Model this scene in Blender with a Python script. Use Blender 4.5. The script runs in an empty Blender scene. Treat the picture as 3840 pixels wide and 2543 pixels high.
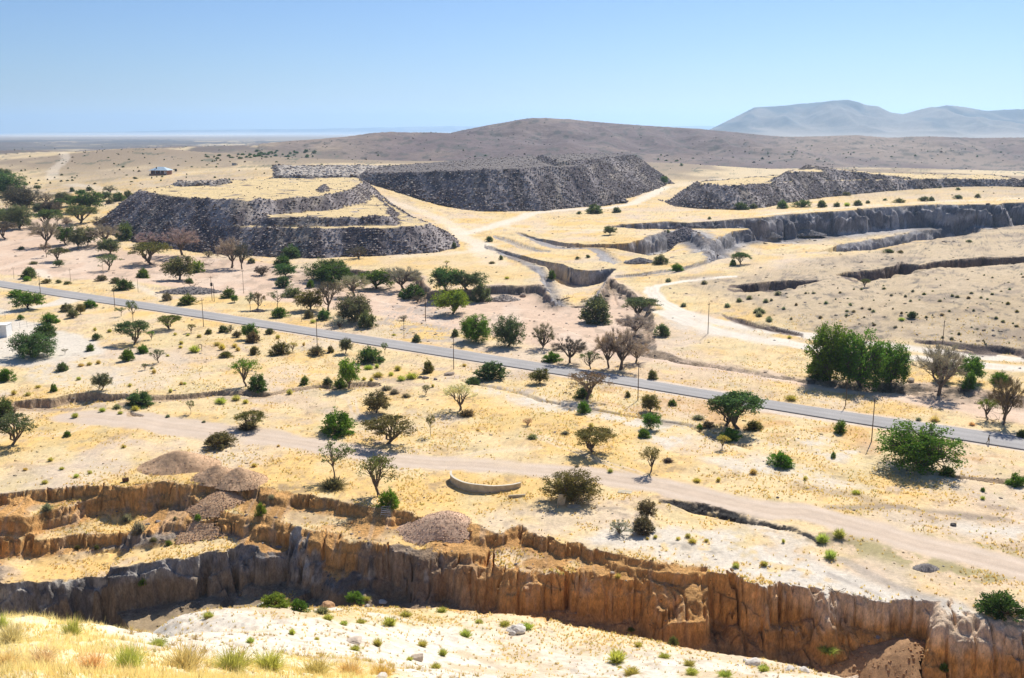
import bpy, math, random
import numpy as np
from mathutils import Vector

# ------------------------------------------------------------------ camera, sky, sun, exposure
CH = 62.0                      # eye height above the road plain, metres
SC = CH / 54.0                 # survey numbers below were taken for a 54 m eye height
IW, IH, FPX = 3840.0, 2543.0, 3840.0 * 35 / 36
PITCH = math.atan((1271.5 - 485) / FPX)
scene = bpy.context.scene
cam_d = bpy.data.cameras.new('camera'); cam = bpy.data.objects.new('camera', cam_d)
scene.collection.objects.link(cam); scene.camera = cam
cam.location = (0, 0, CH); cam.rotation_euler = (math.pi / 2 - PITCH, 0, 0)
cam_d.sensor_width = 36; cam_d.lens = 35; cam_d.clip_start = 0.5; cam_d.clip_end = 200000
SUN_EL, SUN_AZ = math.radians(45), math.radians(26)
world = bpy.data.worlds.new('World'); scene.world = world; world.use_nodes = True
wn = world.node_tree.nodes; wl = world.node_tree.links
sky = wn.new('ShaderNodeTexSky'); sky.sky_type = 'NISHITA'; sky.sun_disc = False
sky.sun_elevation = SUN_EL; sky.sun_rotation = SUN_AZ; sky.altitude = 1000; sky.air_density = 1.0; sky.dust_density = 0.4; sky.ozone_density = 6.0
tint = wn.new('ShaderNodeVectorMath'); tint.operation = 'MULTIPLY'; tint.inputs[1].default_value = (0.86, 0.905, 1.02)   # clear, dry upland air
wl.new(sky.outputs[0], tint.inputs[0]); wl.new(tint.outputs[0], wn['Background'].inputs[0]); wn['Background'].inputs[1].default_value = 0.070
sun_d = bpy.data.lights.new('sun', 'SUN'); sun_o = bpy.data.objects.new('sun', sun_d)
scene.collection.objects.link(sun_o)
sun_d.energy = 4.3; sun_d.angle = math.radians(0.5); sun_d.color = (1.0, 0.95, 0.86)
sv = Vector((math.sin(SUN_AZ) * math.cos(SUN_EL), math.cos(SUN_AZ) * math.cos(SUN_EL), math.sin(SUN_EL)))
sun_o.rotation_euler = sv.to_track_quat('Z', 'Y').to_euler()
vs = scene.view_settings; vs.view_transform = 'Standard'; vs.look = 'None'; vs.gamma = 1; vs.exposure = 0.53
try:
    scene.cycles.max_bounces = 5; scene.cycles.diffuse_bounces = 4; scene.cycles.transmission_bounces = 3
    scene.cycles.volume_bounces = 1; scene.cycles.transparent_max_bounces = 4
except Exception: pass

# ------------------------------------------------------------------ survey helpers
ZO = {1:(0,400),2:(960,400),3:(1900,400),4:(2840,300),5:(0,1000),6:(960,1000),7:(1900,1000),8:(2840,940),9:(0,1550),10:(960,1550),
      11:(1900,1550),12:(2840,1500),13:(0,1881),14:(960,1881),15:(1900,1881),16:(2840,1881)}
def Z(n, *pts): return [(ZO[n][0] + a / 2.368, ZO[n][1] + b / 2.368) for a, b in pts]
def D(*pts): return [(a * 1.62162, b * 1.62162) for a, b in pts]
CP, SP = math.cos(PITCH), math.sin(PITCH)
def ray(u, v):
    x = (u - 1920) / FPX; y = -(v - 1271.5) / FPX
    return x, CP + y * SP, -SP + y * CP
def unz(u, v, z=0.0):
    x, y, w = ray(u, v); t = (z - CH) / w
    return x * t, y * t
def und(u, v, d):
    x, y, w = ray(u, v); t = d / math.hypot(x, y)
    return x * t, y * t, CH + w * t
RNG = np.random.default_rng(11)
def _h(ix, iy, seed):
    h = (ix.astype(np.int64) * 374761393 + iy.astype(np.int64) * 668265263 + seed * 974634777) & 0x7fffffff
    h = ((h ^ (h >> 13)) * 1274126177) & 0x7fffffff
    h = ((h ^ (h >> 16)) * 1597334677) & 0x7fffffff
    return (h & 0xffff).astype(np.float32) / 32767.5 - 1.0
def vn(x, y, seed=0):
    fx = np.floor(x); fy = np.floor(y); tx = (x - fx).astype(np.float32); ty = (y - fy).astype(np.float32)
    ix = fx.astype(np.int64); iy = fy.astype(np.int64)
    tx = tx * tx * (3 - 2 * tx); ty = ty * ty * (3 - 2 * ty)
    a = _h(ix, iy, seed); b = _h(ix + 1, iy, seed); c = _h(ix, iy + 1, seed); d = _h(ix + 1, iy + 1, seed)
    return a + (b - a) * tx + (c - a) * ty + (a - b - c + d) * tx * ty
def fbm(x, y, o=3, seed=0):
    s = 0; a = 1.0; t = 0
    for k in range(o):
        s = s + a * vn(x * 2 ** k + 17.3 * k, y * 2 ** k - 9.1 * k, seed + k); t += a; a *= .5
    return s / t
def sst(a, b, x):
    t = np.clip((x - a) / (b - a), 0, 1); return t * t * (3 - 2 * t)

# ------------------------------------------------------------------ base relief: log-polar grid through surveyed control heights
ctl = []
def c_d(*uvd):
    for u, v, d in uvd:
        x, y, z = und(u * 1.62162, v * 1.62162, d * SC); ctl.append((math.atan2(x, y), math.log(math.hypot(x, y)), z))
def c_z(*uvz):
    for u, v, z in uvz:
        x, y = unz(u * 1.62162, v * 1.62162, z * SC); ctl.append((math.atan2(x, y), math.log(math.hypot(x, y)), z * SC))
def c_a(*udz):
    for u, d, z in udz:
        ctl.append((math.atan((u - 1184) / 2302.), math.log(d * SC), z * SC))
for u in (-500, 200, 900, 1600, 2300, 2900): c_a((u, 1.5, 49.5), (u, 4, 48.5), (u, 9, 46.5))
c_a((-900, 20, 40), (-900, 50, 24), (-900, 80, 6), (3300, 40, 24), (3300, 70, 5), (-250, 70, 13), (0, 62, 19.5), (0, 75, 11.5), (200, 72, 14), (200, 86, 8), (380, 98, 4), (600, 104, 2), (300, 55, 23), (450, 60, 22), (450, 75, 14.5))
c_d((-200,1560,22),(-200,1450,42),(0,1568,20),(0,1490,30),(0,1437,46),(200,1568,22),(200,1490,33),(200,1428,60),(420,1568,25),(420,1500,38),(400,1440,68),(370,1388,86),
    (600,1568,28),(600,1500,46),(600,1440,76),(600,1396,94),(800,1568,36),(800,1510,62),(800,1440,86),(800,1404,98),(1000,1568,66),(1000,1490,86),(1000,1424,99),
    (1200,1440,97),(1300,1568,80),(1300,1500,91),(1420,1487,92),(1600,1568,79),(1600,1530,85),(1800,1568,80),(2000,1590,77),(2200,1610,74),(2400,1640,72),(2700,1690,68))
for u in range(-500, 3000, 250):
    g = 112 if u < 700 else (108 if u < 1400 else 103)
    c_a((u, g, 0), (u, 128, 0), (u, 150, 0), (u, 185, 0))
c_a((0, 90, 3), (250, 98, 3), (-300, 85, 6))
for u in (-300, 200, 700, 1200, 1600): c_a((u, 230, 0))
for u in (-300, 100, 500, 900): c_a((u, 300, 0), (u, 370, 0))
c_z((700,600,0),(300,575,1),(1000,620,1.5),(1100,600,2),(1500,645,2),(2368,800,2.5),(2000,770,2),(1650,690,2),(2700,800,3),(1650,610,4),(2368,690,9),(2700,680,11),(2000,690,6),
    (2000,580,8),(2368,527,13),(2700,515,16),(1300,500,4),(1500,470,5),(1700,492,7),(2000,475,9),(2368,458,11),(2700,455,12),(2368,400,14),(2700,395,15),(2000,378,12),(1600,400,9),(1600,384,10),
    (1100,490,4),(1100,520,3),(100,520,3),(-200,540,3),(0,450,10),(200,425,15),(370,404,20),(800,415,20),(600,386,21),(300,372,20),(0,392,14),(-300,420,10),(0,352,15),(600,342,15),(1000,380,18),
    (832,423,19),(940,453,12),(1050,482,5),(1340,478,5),(1440,462,6),(1540,430,8),(2200,432,11),(2345,432,12),(1850,458,8))
for u in (850, 1020, 1200, 1450, 1700, 1950, 2200, 2500, 2900): c_a((u, 1440, -10), (u, 1560, -15), (u, 1240, 9))
for u in (-800, -300, 200, 700, 1200, 1700, 2200, 2700, 3200):
    c_a((u, 1900, 6 if u < 800 else -15), (u, 2500, -6 if u < 800 else -15), (u, 4500, -15), (u, 9000, -24), (u, 20000, -50), (u, 45000, -130), (u, 80000, -240))
ctl = np.array(ctl)
AZ0, AZ1, LD0, LD1 = -0.72, 0.72, math.log(2.0), math.log(60000.0)
GA, GL = 220, 420
def build_base():
    A, L, H = ctl[:, 0], ctl[:, 1], ctl[:, 2]
    K = lambda a, l, b, m: np.sqrt((a[:, None] - b[None]) ** 2 + (l[:, None] - m[None]) ** 2)
    n = len(H); M = np.zeros((n + 1, n + 1)); M[:n, :n] = -K(A, L, A, L) - 0.004 * np.eye(n) * -1; M[:n, n] = 1; M[n, :n] = 1
    w = np.linalg.solve(M, np.append(H, 0))
    ga, gl = np.meshgrid(np.linspace(AZ0, AZ1, GA), np.linspace(LD0, LD1, GL), indexing='ij')
    G = -K(ga.ravel(), gl.ravel(), A, L) @ w[:n] + w[n]
    G = G.reshape(GA, GL)
    def blur(g, ax, s):
        r = int(3 * s) + 1; k = np.exp(-np.arange(-r, r + 1) ** 2 / (2 * s * s)); k /= k.sum()
        p = np.pad(g, [(r, r) if i == ax else (0, 0) for i in range(2)], mode='edge')
        return sum(k[i] * (p[i:i + g.shape[0]] if ax == 0 else p[:, i:i + g.shape[1]]) for i in range(2 * r + 1))
    return blur(blur(G, 0, 3.0), 1, 1.3)
BASE = build_base()
def base(x, y):
    fa = np.clip((np.arctan2(x, y) - AZ0) / (AZ1 - AZ0) * (GA - 1), 0, GA - 1.001)
    fl = np.clip((np.log(np.hypot(x, y) + 1e-6) - LD0) / (LD1 - LD0) * (GL - 1), 0, GL - 1.001)
    i = fa.astype(int); j = fl.astype(int); a = fa - i; b = fl - j
    return BASE[i, j] * (1 - a) * (1 - b) + BASE[i + 1, j] * a * (1 - b) + BASE[i, j + 1] * (1 - a) * b + BASE[i + 1, j + 1] * a * b
DS = np.exp(np.linspace(math.log(8.0), math.log(30000.0), 6000))
def hit_fn(f, u, v, dmin=8.0):
    x, y, w = ray(u, v); h = math.hypot(x, y)
    zz = f(DS * x / h, DS * y / h); rz = CH + DS * w / h
    k = np.argmax((zz >= rz) & (DS > dmin))
    if k == 0: k = len(DS) - 1
    return DS[k] * x / h, DS[k] * y / h
def onbase(pts, dz=0.0, dmin=30.0): return [hit_fn(lambda a, b: base(a, b) + dz, u, v, dmin) for u, v in pts]
def onz(pts, z=0.0): return [unz(u, v, z) for u, v in pts]
def far(*ud):  # bearing given by the picture column, distance in metres
    return [(math.sin(math.atan((u - 1184) / 2302.)) * d * SC, math.cos(math.atan((u - 1184) / 2302.)) * d * SC) for u, d in ud]

def poly_sdf(x, y, P, attr=None, margin=8.0):
    """signed distance (inside +) to closed polygon; optional per-vertex attributes taken from the nearest edge"""
    P = np.asarray(P, float); n = len(P)
    out = np.full(x.shape, -1e3); at = None if attr is None else [np.zeros(x.shape) for _ in attr]
    m = (x > P[:, 0].min() - margin) & (x < P[:, 0].max() + margin) & (y > P[:, 1].min() - margin) & (y < P[:, 1].max() + margin)
    if not m.any(): return out, at
    px = x[m]; py = y[m]; best = np.full(px.shape, 1e18); ins = np.zeros(px.shape, bool)
    bi = np.zeros(px.shape, np.int32); bt = np.zeros(px.shape)
    for i in range(n):
        ax, ay = P[i]; bx, by = P[(i + 1) % n]; ex, ey = bx - ax, by - ay; L2 = ex * ex + ey * ey + 1e-12
        t = np.clip(((px - ax) * ex + (py - ay) * ey) / L2, 0, 1)
        d2 = (px - ax - t * ex) ** 2 + (py - ay - t * ey) ** 2
        k = d2 < best; best[k] = d2[k]; bi[k] = i; bt[k] = t[k]
        c = (ay > py) != (by > py)
        if ey != 0: ins ^= c & (px < ax + (py - ay) / ey * ex)
    s = np.sqrt(best); out[m] = np.where(ins, s, -s)
    if attr is not None:
        for q, a in enumerate(attr):
            a = np.asarray(a, float); at[q][m] = a[bi] * (1 - bt) + a[(bi + 1) % n] * bt
    return out, at
def line_dist(x, y, P, margin=10.0):
    P = np.asarray(P, float); out = np.full(x.shape, 1e3)
    m = (x > P[:, 0].min() - margin) & (x < P[:, 0].max() + margin) & (y > P[:, 1].min() - margin) & (y < P[:, 1].max() + margin)
    if not m.any(): return out
    px = x[m]; py = y[m]; best = np.full(px.shape, 1e18)
    for i in range(len(P) - 1):
        ax, ay = P[i]; ex, ey = P[i + 1][0] - ax, P[i + 1][1] - ay; L2 = ex * ex + ey * ey + 1e-12
        t = np.clip(((px - ax) * ex + (py - ay) * ey) / L2, 0, 1)
        best = np.minimum(best, (px - ax - t * ex) ** 2 + (py - ay - t * ey) ** 2)
    out[m] = np.sqrt(best); return out

# ------------------------------------------------------------------ cuts in the ground: (outline, per-vertex depth, per-vertex wall width)
CUTS = []   # dict(P, D, W, n=noise amp, fl=flute amp, tag)
def cut(rim, back, depth, w, bw=6.0, noise=0.5, flute=0.0, sc=3.0, tag='', rock=0.0):
    rd = depth if hasattr(depth, '__len__') else [depth] * len(rim)
    rw = w if hasattr(w, '__len__') else [w] * len(rim)
    CUTS.append(dict(P=list(rim) + list(back), D=list(rd) + [rd[-1]] * (len(back) - len(back) // 2) + [rd[0]] * (len(back) // 2), W=list(rw) + [bw] * len(back), n=noise, fl=flute, sc=sc, tag=tag, rk=rock))
near_back = far((2900, 80), (2368, 84), (2100, 88), (1800, 91), (1600, 95), (1300, 100), (1000, 103), (700, 104), (400, 102), (200, 96), (-100, 92), (-500, 90))
# foreground quarry, four nested steps on the left that close up into one tall wall on the right
R1 = (onz(Z(9,(-200,700),(60,700),(300,682),(560,662),(850,642),(1180,640),(1500,622),(1830,622),(1990,640),(2180,652),(2240,640),(2368,652)))
      + onz(Z(10,(200,682),(420,720),(560,742),(730,782),(900,800),(1090,832),(1190,872),(1300,868),(1440,885),(1420,905),(1590,912),(1820,950),(1960,985),(2150,1045),(2330,972)))
      + onz(Z(11,(90,970),(175,1000),(170,1052),(390,1092),(520,1132),(600,1120),(650,1125),(760,1182),(1110,1252),(1430,1322),(1535,1322),(1560,1375),(1615,1345),(1780,1345),(1775,1390),(2000,1420),(2300,1515)))
      + onz(Z(15,(2330,790))) + onz(Z(16,(240,778),(540,802),(560,790),(570,830),(660,850),(880,882),(1000,906),(1280,922),(1540,942),(1680,935),(1690,960),(1640,1050),(1660,1028),(1900,1100),(2320,1218),(2420,1250),(2900,1420))))
nR = len(R1)
cut(R1, near_back, 2.3, 1.0, noise=1.1, flute=1.0, sc=3.0, tag='earth')
R2 = onz(Z(9,(-300,950),(0,945),(250,930),(380,872),(620,832),(800,792),(980,766),(1150,748),(1300,722),(1520,702),(1700,760),(1800,800)), -2.3) + onz(Z(10,(-100,900),(60,960),(160,1040)), -2.3)
cut(R2, far((620, 116), (500, 110), (250, 100), (0, 96), (-400, 92)), [2.9] * 11 + [1.5, .6, .2, .0][:len(R2) - 11], 1.0, bw=4, noise=1.0, flute=1.1, sc=3.0, tag='earth')
R3 = (onz(Z(9,(-400,1120),(0,1112),(300,1106),(700,1066),(1100,1050),(1150,1032),(1300,1040),(1420,1002),(1700,1020),(1900,1006),(2000,1012),(2200,1060),(2368,1052)), -5.0)
      + onz(Z(10,(180,1062),(430,1122),(560,1140),(690,1165),(800,1160)), -4.2)
      + onz(Z(10,(840,1172),(1130,1198),(1280,1217),(1450,1262),(1600,1252),(1750,1256),(1810,1282),(2050,1272),(2110,1320),(2160,1342),(2368,1372)), -2.6)
      + onz(Z(11,(130,1382),(260,1392),(330,1402),(550,1408),(800,1432),(870,1452),(1080,1462),(1180,1462),(1320,1480)), -2.5)
      + onz(Z(15,(1400,790),(1470,700),(1530,610),(1560,640),(1580,760),(1615,830),(1700,760),(1800,690),(2000,730),(2300,830)), -1.8)
      + onz(Z(16,(240,812),(520,845),(560,880),(600,1000),(660,890),(1000,935),(1280,952),(1540,972),(1640,975),(1610,1110),(1560,1200),(1680,1085),(1900,1130),(2320,1250),(2420,1285),(2900,1450)), -2.0))
d3 = [2.6] * 12 + [3.0, 3.4, 4, 4.5, 5, 5.5] + [6.0] * (len(R3) - 18)
w3 = [1.0] * 12 + [1.4] * 6 + [1.5] * (len(R3) - 18)
cut(R3, near_back[:-1] + far((-600, 92)), d3, w3, bw=5, noise=1.5, flute=1.7, sc=3.6, tag='earth')
R4 = (onz(Z(13,(-400,710),(0,692),(400,672),(700,660),(860,642),(1050,650),(1240,602),(1500,602),(1700,597),(2000,557),(2220,522)), -7.6)
      + onz(Z(14,(60,560),(250,540),(390,490),(480,560),(640,640),(720,720)), -7.6)
      + onz(Z(14,(960,720),(1300,750),(1700,800),(2000,880),(2368,960)), -8.4) + onz(Z(15,(600,1000),(1100,1050),(1600,1100),(2000,1180)), -8.4) + onz(Z(16,(300,1300),(900,1400),(1500,1500),(2200,1560),(2900,1700)), -8.4))
d4 = [8.0] * 11 + [6, 5.5, 5, 4, 3, 2.5] + [2.2] * (len(R4) - 17)
w4 = [2.6] * 11 + [2.5] * 6 + [4.0] * (len(R4) - 17)
cut(R4, far((2900, 84), (2368, 88), (2100, 91), (1800, 94), (1600, 98), (1300, 103), (1000, 107), (700, 108), (400, 106), (200, 100), (-100, 96), (-500, 94)), d4, w4, bw=4, noise=2.6, flute=1.6, sc=6.5, tag='grey', rock=1.0)
# river bed
RIV = (onz(D((-300,560),(0,545),(120,520),(220,540)), 0) + onz(Z(1,(520,1080),(760,1150),(1100,1290),(1500,1330),(1900,1360),(2300,1380)), 0) + onz(Z(2,(300,1430),(500,1480)), 0)
       + onz(Z(6,(800,-15),(870,2),(1000,18),(1050,12),(1150,32),(1250,25),(1400,45),(1450,42),(1500,95),(1560,190),(1640,200),(1900,190),(2050,150),(2150,150),(2368,158)), 1.6)
       + onz(Z(7,(60,158),(300,140),(340,180),(430,262),(600,225),(820,250)), 1.6)
       + onz(Z(7,(850,150),(900,105),(980,130),(1100,220),(1200,280),(1300,330),(1290,470),(1320,600),(1330,720),(1440,735),(1600,800),(1900,850),(2200,905),(2420,940)), 1.2)
       + onz(Z(8,(60,1045),(420,1110),(900,1150),(1350,1150),(1900,1190),(2368,1260)), 1.2) + onz(D((2700,880)), 1.0))
nb = onz(D((2700,1075),(2368,985),(2100,935),(1850,895),(1600,850),(1400,822),(1200,790),(1000,752),(800,718),(600,690),(450,672),(300,650),(100,640),(-300,620)), 0)
dR = [1.2] * 12 + [3.6] * 22 + [3.2] * 5 + [2.2, 1.6, 1.4] + [1.3] * (len(RIV) - 42)
wR = [14] * 12 + [1.6] * 22 + [2] * 5 + [2.6, 3, 3.4] + [3.6] * (len(RIV) - 42)
cut(RIV, nb, dR, wR, bw=14, noise=2.0, flute=.8, sc=6, tag='bank')
# erosion step across the yellow plain and small gullies
GUL = (onz(Z(5,(60,1215),(120,1197),(300,1180),(480,1167),(600,1140),(700,1127),(860,1110),(985,1132),(1100,1127),(1400,1142),(1600,1132),(1910,1112),(2200,1100)))
       + onz(Z(6,(130,1122),(330,1082),(560,1052),(830,1040),(1000,1026),(1120,1042))))
cut(GUL, onz(Z(6,(1100,1075),(560,1110),(130,1170))) + onz(Z(5,(1900,1190),(1300,1215),(800,1290),(120,1290))), [1.4, 2.2, 2.3, 2.3, 2.2, 2.2, 2, 1.8] + [1.2] * (len(GUL) - 8), 0.6, bw=7, noise=.5, flute=.3, sc=3, tag='step')
cut(onz(Z(5,(1120,1305),(1160,1295),(1280,1330))), onz(Z(5,(1290,1345),(1120,1345))), .7, .4, bw=3, noise=.2, tag='step')
cut(onz(Z(12,(1700,655),(1900,680),(2150,700),(2420,730))), onz(Z(12,(2420,790),(2100,780),(1700,690))), .9, .5, bw=6, noise=.3, tag='step')
# drain along the foot of the road bank
DIT = onz(Z(7,(-400,1010),(0,1085),(120,1120),(300,1182),(560,1225),(720,1262),(860,1282),(1190,1335),(1400,1370),(1620,1402),(1750,1470),(2000,1560),(2150,1600)))
# workings beyond the river
cA = (onbase(Z(3,(860,1062),(960,1056),(1150,1038),(1400,1022),(1600,1030),(1900,1012),(2200,986))) + onbase(Z(4,(30,1222),(250,1190),(450,1180),(700,1162),(900,1146),(1200,1126),(1500,1104),(1620,1100),(1660,1106),(2000,1100),(2150,1104),(2180,1090),(2300,1092),(2450,1085),(2900,1080))))
CREST = onbase(Z(4,(2900,1215),(2368,1286),(2100,1326),(1800,1386),(1400,1428),(1000,1508),(560,1526),(300,1540)) + Z(3,(2226,1318),(1950,1350),(1780,1378)))
cut(cA, CREST + onz(Z(3,(1720,1200),(1560,1120),(1300,1120),(1000,1085)), 4),
    [2, 3.5, 5, 8, 10] + [17.5] * (len(cA) - 5), [2, 2.5, 3, 5, 6.5] + [9.5] * (len(cA) - 5), bw=5, noise=4.0, flute=3.2, sc=11, tag='blue', rock=1.2)
cA2 = onz(Z(3,(1800,1345),(1860,1310),(1980,1268),(2100,1258)) + Z(4,(0,1470),(500,1450),(900,1412),(1200,1377),(1500,1342),(1750,1326),(1990,1345)), -4.5)
cut(cA2, CREST[2:], 8, 5, bw=5, noise=2.6, flute=2.2, rock=.8, sc=8, tag='blue')
cB = onz(Z(3,(-120,1085),(0,1106),(90,1125),(180,1146),(240,1160),(330,1186),(520,1222),(700,1236),(900,1241),(1080,1241),(1200,1215),(1240,1190),(1330,1165),(1420,1130),(1600,1086),(1680,1140),(1740,1220),(1850,1320)), 3.0)
cut(cB, onz(Z(3,(1700,1375),(1400,1412),(1080,1412),(950,1440),(800,1400),(780,1350),(700,1312),(430,1302),(330,1275),(200,1222),(60,1150),(-120,1110)), 1.0),
    [.5, 1.5, 2, 3, 4, 7, 10, 10.5, 10.5, 10.5, 10.5, 10.5, 10.5, 10, 9, 7, 5, 3], [1.4] * 10 + [2.5, 4, 6, 6, 6, 5, 4, 4], bw=4, noise=1.8, flute=1.4, sc=7, tag='blue')
cC = onz(Z(3,(-200,1235),(-100,1260),(0,1292),(150,1332),(300,1372),(420,1392),(500,1402),(560,1425),(600,1442),(720,1456),(830,1452),(950,1442),(985,1448),(930,1490),(890,1520),(870,1560)), 2.2)
cut(cC, onz(Z(7,(815,255),(430,265),(330,160),(300,130),(270,60),(180,10),(60,-40),(-120,-130)), 1.8) + onz(Z(3,(-200,1260)), 2.2),
    [.5, 1.5, 3.5, 6, 7, 7.5, 7.5, 7.5, 7.5, 7.2, 7, 6, 5, 5, 5, 5], 1.4, bw=3, noise=1.3, flute=.8, sc=5, tag='pale')
cut(onz(Z(3,(-120,1160),(0,1185),(150,1240),(300,1285),(400,1302)), 2), onz(Z(3,(380,1308),(250,1300),(100,1265),(0,1220),(-120,1180)), 2), 1.2, .8, bw=2, noise=.4, tag='blue')
cut(onz(Z(3,(960,1470),(1200,1462),(1500,1440),(1700,1400),(1900,1362)), 3.5), onz(Z(3,(1900,1385),(1500,1475),(1200,1485),(960,1490)), 3.5), 1.0, .8, bw=4, noise=.5, tag='pale')
# two small benches dug into the stony slope on the right
cE = onbase(Z(8,(720,212),(800,190),(900,180),(1050,165),(1200,140),(1260,115),(1330,122),(1450,130),(1560,105),(1750,85),(1900,65),(2000,48),(2150,60),(2368,50),(2900,20)))
cut(cE, onbase(Z(8,(2900,110),(2368,110),(2100,125),(1750,155),(1600,165),(1300,235),(1000,275),(800,275))), 5.6, 1.6, bw=12, noise=1.5, flute=1.2, sc=5, tag='dark')
cE2 = onbase(Z(8,(-260,300),(-100,292),(0,286),(150,268),(350,262),(480,258),(560,262),(610,252)))
cut(cE2, onbase(Z(8,(600,280),(480,320),(300,350),(100,375),(-260,372))), 4.6, 1.5, bw=10, noise=1.2, flute=1.2, sc=4, tag='dark')
# dark bank beside the dirt road
cS = onz(Z(11,(1330,748),(1450,760),(1700,790),(1900,850),(2080,905),(2250,955),(2400,1000))) + onz(Z(12,(300,1130),(480,1190),(560,1260)))
cut(cS, onz(Z(12,(540,1290),(300,1190),(100,1150))) + onz(Z(11,(2200,1040),(1950,1000),(1700,950),(1450,900),(1350,800))), 1.8, 3.2, bw=9, noise=1.8, flute=.6, rock=.6, sc=4, tag='slag')
# stony banks of the white haul road
cK = onz(Z(7,(1880,380),(1960,420),(2100,440),(2250,490),(2368,520)), 3) + onz(Z(8,(0,610),(150,645),(420,700)), 3)
cut(cK, onz(Z(8,(420,730),(150,690),(0,655)), 3) + onz(Z(7,(2200,520),(1950,440)), 3), 1.6, 1.2, bw=5, noise=.6, tag='dark')
cK2 = onz(Z(8,(1400,785),(1650,800),(1900,825),(2150,840),(2450,885)), 3)
cut(cK2, onz(Z(8,(2450,940),(2150,900),(1900,890),(1650,840),(1400,815)), 3), 2.0, 1.4, bw=6, noise=.6, tag='dark')

# ------------------------------------------------------------------ far hills
def ridge(x, y, crest, d0, front, back, az_fade=0.02, rough=0.0, sc=300.0, seed=5, foot=None):
    az = np.arctan2(x, y); d = np.hypot(x, y)
    cu = np.array([math.atan2(ray(u * 1.62162, v * 1.62162)[0], ray(u * 1.62162, v * 1.62162)[1]) for u, v in crest])
    cz = np.array([und(u * 1.62162, v * 1.62162, d0)[2] for u, v in crest])
    b = base(x, y) * 0 + (foot if foot is not None else 0)
    top = np.interp(az, cu, cz, left=foot, right=cz[-1]) - b
    n = fbm(x / sc, y / sc, 4, seed)
    rg = 1 - np.abs(fbm(x / sc * 1.3, y / (sc * 2.2), 3, seed + 9)) * 2.2
    s = (d0 - d) / front
    s = np.where(d < d0, s, (d - d0) / back)
    prof = np.exp(-(s * 1.5) ** 2)
    g = prof * np.clip(top, 0, None)
    g = g * (1 - rough * np.clip(np.abs(s) * 1.6, 0, 1) * (0.45 - 0.55 * rg) ) + rough * (n * 0.30 + .12 * fbm(x / sc * 3.1, y / sc * 3.1, 3, seed + 4)) * np.clip(top, 0, None) * np.clip(np.abs(s) * 2.2, 0, 1) * prof
    return g
HILL = [(700,360),(800,354),(860,352),(930,346),(1000,324),(1050,309),(1100,298),(1150,288),(1200,279),(1230,275),(1260,274),(1320,276),(1400,284),(1500,291),(1600,297),(1700,305),(1800,314),(1900,326),(2000,345),(2100,352),(2300,360)]
HILL2 = [(1350,360),(1500,345),(1700,328),(1800,316),(1900,315),(1980,312),(2060,318),(2150,316),(2260,322),(2368,318),(2600,316),(3000,316)]
HILL3 = [(600,375),(700,358),(800,346),(860,335),(930,330),(1000,322),(1080,318),(1200,330),(1300,350),(1400,375)]
MTN = [(1600,303),(1640,300),(1700,270),(1745,248),(1800,245),(1850,240),(1920,234),(1960,236),(2000,246),(2030,248),(2060,262),(2090,267),(2130,255),(2190,243),(2230,247),(2280,256),(2340,252),(2368,252),(2500,238),(2700,246),(3000,285)]
FARR = [(-500,308),(0,309),(100,306),(300,304),(420,300),(700,298),(900,294),(1050,291),(1250,295),(1500,292),(1640,291),(1700,292),(3000,292)]
def hills(x, y):
    d = np.hypot(x, y); z = np.zeros(x.shape); m = d > 900
    if m.any():
        X, Y, Dd = x[m], y[m], d[m]
        k = sst(900, 1600, Dd)
        lf = 1 + .5 * (1 - sst(-.25, -.05, np.arctan2(X, Y)))
        h = k * lf * (fbm(X / 420, Y / 500, 4, 31) * 9 + np.clip(fbm(X / 900, Y / 1500, 2, 77), 0, 1) * 20)
        # low knolls in front of the hill
        for (u, dd, hh, rx, ry) in ((1430, 1750, 10, 200, 160), (1750, 1550, 14, 170, 130), (1050, 1700, 10, 250, 160), (650, 1900, 9, 400, 250), (2100, 2000, 9, 420, 200), (60, 5200, 30, 110, 200), (330, 1250, 7, 200, 90), (430, 1050, 5, 90, 60)):
            cx, cy = far((u, dd))[0]
            h = h + hh * np.exp(-((X - cx) / (rx * SC)) ** 2 - ((Y - cy) / (ry * SC)) ** 2) * k
        h1 = ridge(X, Y, HILL, 3000., 1250., 1400., rough=1.3, sc=300., foot=-17.)
        h2 = ridge(X, Y, HILL2, 2900., 700., 800., rough=.9, sc=260., seed=25, foot=-17.)
        h3 = ridge(X, Y, HILL3, 2300., 400., 700., rough=.6, sc=260., seed=45, foot=-14.)
        h4 = ridge(X, Y, MTN, 11500., 2300., 3000., rough=1.5, sc=900., seed=61, foot=-30.)
        h5 = ridge(X, Y, FARR, 36000., 5000., 4000., rough=.3, sc=3000., seed=81, foot=-95.)
        z[m] = np.maximum.reduce([h1, h2, h3]) + h * (1 - sst(3500, 9000, Dd)) + h4 + h5
    return z
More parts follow.
